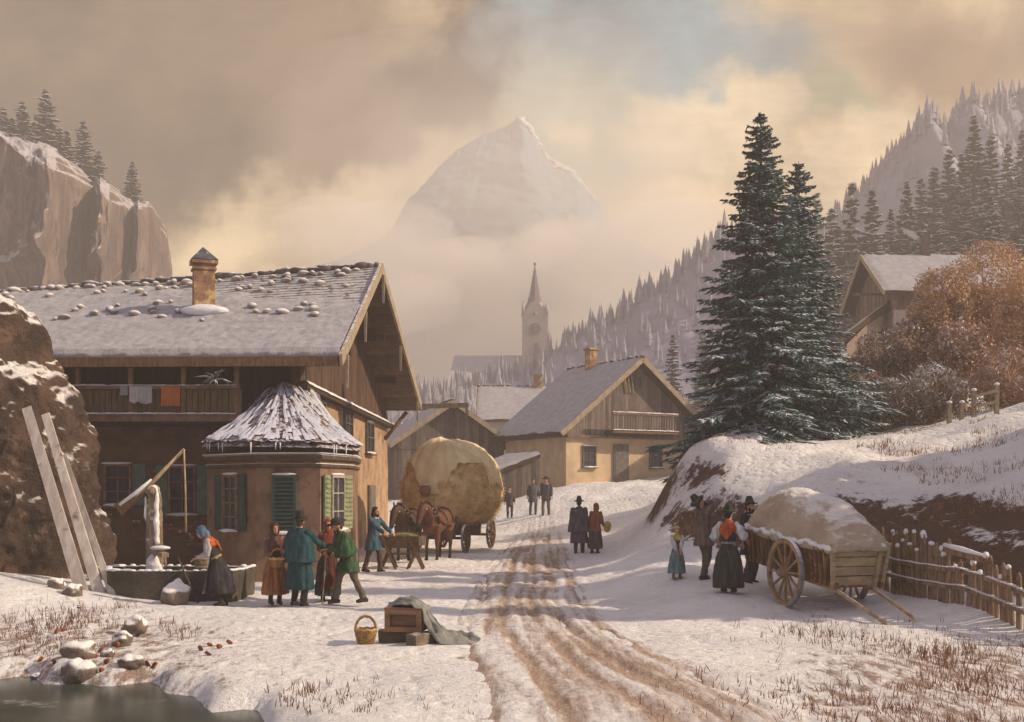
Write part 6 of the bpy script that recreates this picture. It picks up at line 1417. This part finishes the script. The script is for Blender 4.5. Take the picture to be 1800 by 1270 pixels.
# well: pump trunk, beam, trough
tg=gz(*P(305,0,23.2).xy)
TRO=empty('water_trough',V(P(305,0,23.6).x,23.6,tg),0,'long dark stone water trough with snowy rim below the pump','trough')
stone_t=mat('trough_stone',(.105,.088,.062),(.055,.046,.035),sc=1.6,bump=.35,c3=(.07,.055,.045),c3t=(.5,.62),c3s=1.2,snow=(.80,1.0,6))
xa,xb=P(176,0,23.6).x,P(436,0,23.6).x; xm=P(236,0,22.9).x; zt=P(0,1003,23).z
pl_=[(xa,24.0),(xa+.35,23.0),(xm+.02,22.75),(xb-.15,22.85),(xb,23.3),(xb,24.3),(xa+.2,24.4)]
cxm=(xa+xb)/2
def rgp(k,z): return [V(cxm+(x-cxm)*(1-(1-k)*.4),23.6+(y-23.6)*k,z) for x,y in pl_]
mb=MB(); mb.loft([rgp(.94,-.3),rgp(.97,.1),rgp(1,zt-.08),rgp(1,zt),rgp(.80,zt),rgp(.78,zt-.2)],True,False); mb.build('basin',stone_t,TRO,True)
mb=MB(); mb.loft([rgp(.79,zt-.14),rgp(.79,zt-.12)]); mb.build('water',wm,TRO,True)
mb=MB(); random.seed(17)
dp=[V(*a,0) for a in pl_]+[V(*pl_[0],0)]
for i in range(len(dp)-1):
    for k in range(14):
        q=dp[i].lerp(dp[i+1],k/14); q=V(cxm+(q.x-cxm)*.97,23.6+(q.y-23.6)*.93,zt+.01)
        if random.random()<.8: mb.ell(q,(.08,.07,random.uniform(.015,.035)),8,5,noise_=.4,ns=9)
me=remesh(mb,.016,1); me.materials.append(snow_m()); link('rim_snow',me,TRO)
px0=P(271,0,23.9).x; WP=empty('well_pump',V(px0,23.9,tg),0,'rough trunk-like water pump with icy snow crust and long lever arm','pump')
pumpm=mat('pump_wood',(.30,.22,.15),(.17,.12,.085),sc=4,stretch=(3,3,.5),bump=.3,c3=(.62,.60,.58),c3t=(.56,.64),c3s=2.0)
mb=MB(); ztop=P(0,862,23.9).z
mb.loft([[V(px0+(.20*w_)*cos(a)*(1+.12*sin(a*5+z)),23.9+(.18*w_)*sin(a),z) for a in np.linspace(0,2*PI,21)[:-1]] for z,w_ in ((0.1,1.15),(.5,1.0),(.9,.95),(1.3,.88),(1.7,.85),(2.0,.8),(ztop-.08,.74),(ztop,.5))])
mb.ell((px0-.02,23.8,ztop-.02),(.14,.13,.12),12,8)
me=remesh(mb,.022,1,lambda p,q:.035*mn.noise(V(p.x*5,p.y*5,p.z*1.2))+.02*mn.noise(p*11)); me.materials.append(pumpm); link('trunk',me,WP)
mb=MB()
mb.ell((px0+.10,23.76,1.6),(.055,.07,.62),12,10,noise_=.4,ns=4); mb.ell((px0+.04,23.75,.55),(.17,.12,.42),12,10,noise_=.3,ns=3); mb.ell((px0,23.85,ztop+.02),(.13,.14,.10),10,8); mb.ell((px0-.15,23.82,1.9),(.035,.06,.3),10,8,noise_=.4,ns=4)
me=remesh(mb,.02,2,lambda p,q:.02*mn.noise(p*9)); me.materials.append(mat('ice_crust',(.78,.76,.74),(.62,.60,.60),sc=4,rough=.5,bump=.2)); link('ice_crust',me,WP)
mb=MB(); mb.beam((px0+.05,23.75,.98),(px0+.42,23.3,.92),.14,.09); mb.tube([(px0+.40,23.33,.90),(px0+.42,23.3,.78),(px0+.42,23.3,.66)],[.02,.03,.006],6); mb.build('spout',wood_pale(),WP,True)
mb=MB(); mb.ell((px0+.25,23.5,1.06),(.22,.12,.05),10,6); mb.build('spout_snow',snow_m(),WP)
l0=P(208,897,23.8); l1=P(268,848,23.8); l2=P(324,790,23.8)
mb=MB(); mb.beam(l0,l1+(l1-l0)*.0,.26,.10,up=(0,1,0),taper=.45,jit=.01); mb.build('counterweight',wood_brown(),WP,True)
mb=MB(); mb.tube([l0.lerp(l1,.5),l1,l2],[.055,.045,.032],8); mb.build('lever',mat('lever_wood',(.46,.34,.20),(.3,.21,.12),sc=5),WP,True)
mb=MB(); mb.tube([P(210,888,23.74),P(240,866,23.74),P(266,843,23.74)],[.03,.045,.02],8); mb.build('lever_snow',snow_m(),WP)
mb=MB(); mb.tube([V(px0,23.85,ztop-.05),V(px0+.0,23.82,l1.z+.06)],.035,7); mb.build('fork',wood_brown(),WP,True)
mb=MB(); mb.tube([l2+V(0,-.03,0),P(326,860,23.75),P(327,936,23.75)],[.018,.018,.022],7); mb.build('pump_rod',MAT['lever_wood'],WP,True)
# pail on the trough rim and leaning pole, boulder
bk=V(P(352,0,22.9).x,23.0,zt+.0); PA=empty('pail',bk,0,'slatted wooden pail on the trough edge under the bending woman','pail')
mb=MB(); mb.lathe(bk,[(.12,0),(.13,.0),(.155,.30),(.135,.30),(.115,.03)],14); mb.build('staves',mat('pail_wood',(.22,.17,.11),(.13,.10,.07),sc=5,boards=('X',.06,.8)),PA,True)
for z in (.06,.22): mb=MB(); mb.lathe(bk+V(0,0,z),[(.136+z*.09,0),(.142+z*.09,0),(.144+z*.09,.03),(.138+z*.09,.03)],14); mb.build('hoop',mat('hoop',(.3,.24,.16)),PA,True)
e=hit(350,1061); s_=P(313,980,22.9); mb=MB(); mb.tube([e-V(0,0,.05),s_],[.022,.016],7); tag(mb.build('leaning_pole',mat('pole_dark',(.13,.09,.06),(.08,.055,.04))),'thin dark pole leaning on the front of the stone trough','pole')
def boulder(px,py,w_,h_,label,seed=0,mm=None,snowt=True,name='boulder'):
    p=hit(px,py); D=p.y; rx=w_/2/F*D; rzz=h_/F*D
    mb=MB(); mb.ell(p+V(0,0,rzz*.35),(rx,rx*.8,rzz*.62),26,18,noise_=.33,ns=1.7/max(rx,.1)); me=mb.mesh(name)
    me.materials.append(mm or stone_b); o=link(name,me); tag(o,label,'rock'); return o
stone_b=mat('boulder_stone',(.24,.19,.15),(.13,.10,.08),sc=2,bump=.33,bdist=.03,bsc=14,snow=(.25,.62,5),snowc=(.80,.77,.74))
boulder(308,1062,50,42,'snow-covered boulder lying against the front of the trough')
boulder(236,1113,44,30,'grey snow-capped stone in the snow left of centre foreground')
boulder(215,1136,36,26,'small grey stone below the snow-capped stone near the pond')
boulder(140,1160,60,34,'brown stone with a snowy peak above the pond edge')
boulder(138,1200,62,40,'snow-topped mossy rock standing at the pond edge')
boulder(190,1158,24,16,'round whitish pebble among the brown leaves')
boulder(230,1180,44,22,'flat snowy stone right of the mossy pond rock')
boulder(286,1238,18,12,'tiny snowy stone on the ice of the pond')
boulder(183,1262,24,14,'small snowy lump frozen in the pond near the lower edge')
boulder(66,1196,22,12,'little snow-capped stone at the left pond edge')
boulder(100,1042,34,24,'snowy stone just below the leaning planks')
boulder(128,1052,36,24,'snowy stone between the planks and the trough corner')
# planks on the rock
plk=mat('plank_frost',(.56,.50,.44),(.40,.34,.30),sc=2.2,stretch=(3,3,.4),bump=.15,c3=(.22,.15,.11),c3t=(.60,.68),c3s=2)
for n_i,((xt,yt),(xb_,yb_),w_,Dt,l) in enumerate((((47,717),(146,1048),.22,24.0,'longest frosted plank leaning on the rock, leftmost of three'),((80,728),(176,1040),.19,24.1,'middle frosted plank leaning on the rock beside the longest'),((112,800),(200,1012),.13,24.2,'short narrow frosted plank leaning on the rock, nearest the trough'))):
    b=hit(xb_,yb_,9,60); b=V((xb_-900)/F*22.9,22.9,0); b.z=gz(b.x,b.y)-.05; t_=P(xt,yt,Dt)
    mb=MB(); mb.beam(b,t_,w_*1.15,.05,up=(0,-1,.3),taper=.78,jit=.008); o=mb.build('plank',plk,None,True); tag(o,l,'plank','planks leaning on the rock')
# crate, sleepers, blanket, basket
g0=hit(712,1118); bs=16.6; gz0=gz(P(712,0,16.7).x,16.7)
def flr(px,D): return gz((px-900)/F*D,D)
crm=mat('crate_wood',(.30,.165,.095),(.20,.11,.065),sc=3,stretch=(.6,2,3),bump=.2); crm2=mat('crate_panel',(.20,.115,.07),(.14,.08,.05),sc=3,stretch=(.6,2,3),bump=.2)
sle=mat('sleeper_wood',(.22,.17,.12),(.13,.10,.075),sc=3,stretch=(.6,3,3),bump=.25,snow=(.9,1.2,7))
mb=MB(); zf=flr(705,16.9)
mb.box((P(700,0,17.1).x,17.1,zf+.07),(.58,.20,.19),rz=R(-4),jit=.012); tag(mb.build('timber_block',sle,None,True),'squared timber block under the left of the brown crate','timber')
mb=MB(); a=P(722,1120,16.5); mb.beam(V(a.x,16.5,zf+.07),V(a.x+.42,17.1,zf+.07),.20,.17,jit=.012); tag(mb.build('timber_block',sle,None,True),'squared timber block set crosswise under the right of the brown crate','timber')
cx=P(715,0,17).x; cz=zf+.165
CR=empty('crate',V(cx,17.0,cz),R(-9),'brown wooden crate with a sunken front panel resting on two timber blocks','crate')
cwd,cdp,cht=.56,.42,.33
mb=MB(); mb.box((0,.02,cht/2+.0),(cwd-.05,cdp-.05,cht-.03)); mb.build('panel',crm2,CR,True,local=True)
for nm2,c,d in (('top_rail',(0,-cdp/2,cht-.035),(cwd,.04,.07)),('bottom_rail',(0,-cdp/2,.035),(cwd,.04,.07)),('stile',(-cwd/2+.04,-cdp/2,cht/2),(.08,.036,cht-.142)),('stile',(cwd/2-.04,-cdp/2,cht/2),(.08,.036,cht-.142)),('side_panel',(cwd/2-.01,.02,cht/2),(.03,cdp-.04,cht-.01)),('side_panel',(-cwd/2+.01,.02,cht/2),(.03,cdp-.04,cht-.01)),('lid',(0,.01,cht+.008),(cwd+.02,cdp+.03,.035))):
    mb=MB(); mb.box(c,d,jit=.003); mb.build(nm2,crm,CR,True,local=True)
# blanket: draped over the crate top and trailing off to the right
bl=mat('grey_blanket',(.25,.25,.225),(.16,.16,.15),sc=3,bump=.25,bdist=.02,c3=(.38,.37,.28),c3t=(.55,.68),c3s=2.5)
mb=MB(); cs=[]
T_=Matrix.Translation((cx,17.0,cz))@Matrix.Rotation(R(-9),4,'Z')
spine=[(-.29,.06,cht+.05,.14),(-.10,.05,cht+.13,.20),(.12,.03,cht+.13,.22),(.30,0,cht+.02,.22),(.40,-.02,cht-.16,.24),(.50,-.05,.10,.29),(.64,-.03,-.02,.29),(.80,.03,-.04,.25),(.95,.06,-.08,.18),(1.06,.08,-.14,.08)]
def blf(u,v):
    t=u*(len(spine)-1); i=min(len(spine)-2,int(t)); f=t-i; a=spine[i]; b=spine[i+1]; x,y,z,w_=[a[j]+(b[j]-a[j])*f for j in range(4)]
    ac=(v-.5)*2; hgt=(1-ac*ac)
    yy2=y+ac*w_*(1.0+.2*sin(u*9)); edge=.05 if t<3.2 else .14+.03*min(4,t-3.2)
    zz=z-(1-hgt)*edge+.05*sin(v*15+u*5+3*mn.noise(V(u*4,v*3,0)))*min(1,.25+u*2)*hgt+.07*mn.noise(V(u*8,v*5,1))*hgt+.03*mn.noise(V(u*20,v*14,4))
    p=T_@V(x+.05*sin(v*13)*u,yy2,zz)
    p.z=max(p.z,gz(p.x,p.y)+.012)
    if t<3.0: p.z=max(p.z,cz+cht+.03)
    return p
mb.grid(blf,70,44,flip=False); me=mb.mesh('blanket'); o=bpy.data.objects.new('blanket',me); C.objects.link(o); me.materials.append(bl)
so=o.modifiers.new('s','SOLIDIFY'); so.thickness=.018; so.offset=-1
tag(o,'grey-green blanket draped over the crate and trailing onto the snow','blanket')
# basket
def basket(loc,r,h,label,hand=True):
    E=empty('basket',loc,0,label,'basket'); wk=mat('wicker',(.40,.25,.09),(.20,.11,.045),sc=7,bump=.2)
    n=26; mb=MB()
    for k in range(9):
        z=.012+h*k/8.5; rr=r*(.68+.32*(k/8)**.8); pts=[V(rr*cos(a)+0,rr*sin(a),z)+V(cos(a),sin(a),0)*.007*(1 if (i+k)%2 else -1) for i,a in enumerate(np.linspace(0,2*PI,n+1))]
        mb.tube(pts,h*.066,6,caps=False)
    mb.lathe((0,0,0),[(r*.62,.0),(r*.66,.01),(r*.95,h*.9),(r*.9,h*.9),(r*.6,.03)],18); mb.build('weave',wk,E,True,local=True)
    mb=MB(); mb.tube([V(r*1.02*cos(a),r*1.02*sin(a),h+.01*sin(a*9)) for a in np.linspace(0,2*PI,31)],.018,7,caps=False); mb.build('rim',mat('wicker_pale',(.50,.34,.14),(.35,.22,.09),sc=8),E,True,local=True)
    if hand:
        mb=MB(); mb.tube([V(r*.98*cos(a),0,h+r*1.25*sin(a)) for a in np.linspace(0,PI,19)],.02,7); mb.tube([V(r*.98*cos(a),.022*cos(a*12),h+r*1.25*sin(a)+.016*sin(a*12)) for a in np.linspace(0,PI,50)],.012,5); mb.build('handle',wk,E,True,local=True)
    mb=MB(); mb.ell((0,0,h*.82),(r*.86,r*.86,h*.28),14,8,noise_=.35,ns=14); mb.build('contents',mat('basket_fill',(.28,.16,.07),(.16,.09,.04),sc=9),E,local=True)
    return E
bq=P(643,0,16.75); basket(V(bq.x,16.75,gz(bq.x,16.75)-.01),.155,.22,'round wicker basket with arched handle standing on the snow left of the crate')
wq=P(487,968,22.3); basket(V(wq.x+.02,22.27,1.0*1.60/1.75-.17),.15,.17,'wicker basket of greens and yellow fruit held by the woman in brown',hand=True)
# ---------------- small growth ----------------
def blades(name,mm,spots,label):
    mb=MB(); rnd=random.Random(55)
    for (px,py,sx,sy,n,hmin,hmax) in spots:
        for i in range(n):
            qx=px+rnd.gauss(0,sx); qy=py+rnd.gauss(0,sy)
            if qy<1030 or qx<-60 or qx>1860: continue
            # flat estimate then drop on the ground
            D=2.25*F/(qy-HZ); x=(qx-900)/F*D
            for _ in range(3): z=gz(x,D); D=(CH-z)*F/(qy-HZ); x=(qx-900)/F*D
            if z<-.16 : continue
            for b in range(rnd.randint(1,4)):
                h=rnd.uniform(hmin,hmax); o=V(rnd.gauss(0,.03),rnd.gauss(0,.03),0); p=V(x,D,z-.02)+o; t=V(rnd.gauss(0,.3)*h,rnd.gauss(0,.25)*h,h); w_=V(rnd.uniform(.003,.006),0,0)
                mb.add([p-w_,p+w_,p+t*.6+w_*.7,p+t,p+t*.6-w_*.7],[(0,1,2,4),(4,2,3)])
    return tag(mb.build(name,mm),label,'grass',kind='stuff')
gr=mat('dry_grass',(.26,.12,.06),(.15,.07,.04),sc=2,bump=0)
fx=[(1500,1215,170,32,200,.04,.15),(1650,1235,120,30,210,.05,.18),(1720,1190,70,30,140,.05,.2),(1500,1120,80,14,120,.05,.16),(1620,1140,80,16,140,.05,.16),(1700,1150,60,14,130,.05,.2),
 (110,1095,45,12,130,.06,.22),(60,1120,50,14,110,.05,.16),(170,1080,40,10,60,.05,.15),(215,1070,16,6,30,.05,.14),(325,1110,16,8,22,.06,.22),(20,1160,50,10,60,.04,.12),(150,1150,40,16,80,.03,.10),
 (520,1215,26,10,26,.05,.18),(650,1225,60,12,26,.04,.13),(580,1240,60,10,30,.04,.12),(1440,1105,60,8,60,.05,.18),(1380,1240,90,16,60,.04,.12),(370,1150,40,10,14,.03,.08),(860,1225,70,16,20,.03,.07)]
blades('dry_grass',gr,fx,'sparse rust-brown dry grass poking through the snow in the foreground')
# grass on the bank
mb=MB(); rnd=random.Random(8)
for i in range(5200):
    D=rnd.uniform(23,42); px=rnd.uniform(1180,1830); x=(px-900)/F*D; z=gz(x,D)
    if z<1.0 or (mn.noise(V(x*.5,D*.5,2))+.25*mn.noise(V(x*2,D*2,2)))<.08+.25*(px<1550): continue
    for b in range(2):
        h=rnd.uniform(.06,.24); p=V(x+rnd.gauss(0,.05),D+rnd.gauss(0,.05),z); t=V(rnd.gauss(0,.3)*h,rnd.gauss(0,.3)*h,h); w_=V(.009,0,0); mb.add([p-w_,p+w_,p+t],[(0,1,2)])
tag(mb.build('dry_grass',mat('bank_grass',(.33,.17,.09),(.20,.11,.065),sc=2,bump=0)),'brown frosted grass along the snowy bank above the fence','grass',kind='stuff')
# seed-head stalks
def stalk(px,py,hpx,label,kind=0):
    p=hit(px,py); h=hpx/F*p.y; E=empty('dead_stalk',p,0,label,'plant'); mb=MB(); t=V(random.uniform(-.1,.1)*h,0,h)
    mb.tube([V(0,0,-.03),t*.5+V(.01,0,0),t],[.006,.005,.003],5); mb.build('stem',gr,E,local=True)
    mb=MB()
    if kind==0: 
        for k in range(5): mb.ell(t*(1-.13*k)+V(random.uniform(-.01,.01),0,0),(.022,.02,.02),8,6)
        mb.build('snowy_seed_head',snow_m(),E,local=True)
    elif kind==1: mb.ell(t,(.032,.03,.024),8,6); mb.ell(t+V(0,0,.03),(.03,.028,.014),8,6); mb.build('seed_head',mat('seed',(.09,.06,.05),snow=(.2,.7,6)),E,local=True)
    else: 
        for k in range(4): mb.ell(t*(1-.15*k)+V(random.uniform(-.02,.02),0,0),(.010,.010,.014),6,5)
        mb.build('seed_head',mat('seed_dark',(.06,.035,.03)),E,local=True)
random.seed(2)
stalk(80,1104,36,'tall stalk with a snow-covered spike left of the pond rocks',0); stalk(137,1100,30,'stalk with a dark round snow-capped head left of the pond rocks',1)
stalk(1432,1132,38,'dark beaded stalk in the snow below the cart shafts',2); stalk(1404,1128,20,'short dark beaded stalk left of the taller beaded one',2); stalk(1518,1150,36,'thin beaded stalk right of the cart shafts',2)
# leaves
def leaf(px,py,label,c=0):
    p=hit(px,py); mb=MB(); a=random.uniform(0,6); w_=.045; T=Matrix.Translation(p+V(0,0,.03))@Matrix.Rotation(a,4,'Z')@Matrix.Rotation(R(random.uniform(35,70)),4,'X')
    mb.T=T; mb.grid(lambda u,v: V((u-.5)*w_*2*math.sin(PI*min(1,max(0.02,v)))**.6,(v-.5)*w_*2.2,.02*math.cos(u*6)),4,6); mb.grid(lambda u,v: V((u-.5)*w_*2*math.sin(PI*min(1,max(0.02,v)))**.6,(v-.5)*w_*2.2,.02*math.cos(u*6)-.004),4,6,flip=True)
    o=mb.build('fallen_leaf',mat('leaf_rust',(.30,.10,.045),(.18,.06,.03),sc=8)); tag(o,label,'leaf','fallen leaves on the snow')
LV='curled rust-brown leaf lying on the snow near the pond'
for x,y in ((368,1140),(352,1146),(385,1143),(403,1135),(366,1154),(218,1108),(214,1134),(100,1117),(112,1113),(72,1166),(96,1172),(160,1150),(178,1148),(196,1156),(178,1186),(240,1182),(259,1184),(272,1180),(206,1140),(168,1160),(150,1168),(188,1168)): leaf(x,y,LV)
# straw scattered on the trodden snow
mb=MB(); rnd=random.Random(4)
for i in range(900):
    qx=rnd.gauss(745,75); qy=rnd.gauss(1012,22)
    if qy<985: continue
    D=2.28*F/(qy-HZ); x=(qx-900)/F*D; z=gz(x,D)+.05; a=rnd.uniform(0,PI); l=rnd.uniform(.03,.12); d=V(cos(a),sin(a),rnd.uniform(-.1,.1))*l; w_=V(-sin(a),cos(a),0)*.006; p=V(x,D,z); mb.add([p-w_,p+w_,p+d],[(0,1,2)])
tag(mb.build('scattered_straw',haym),'wisps of straw scattered on the trodden snow before the trestle','straw',kind='stuff')
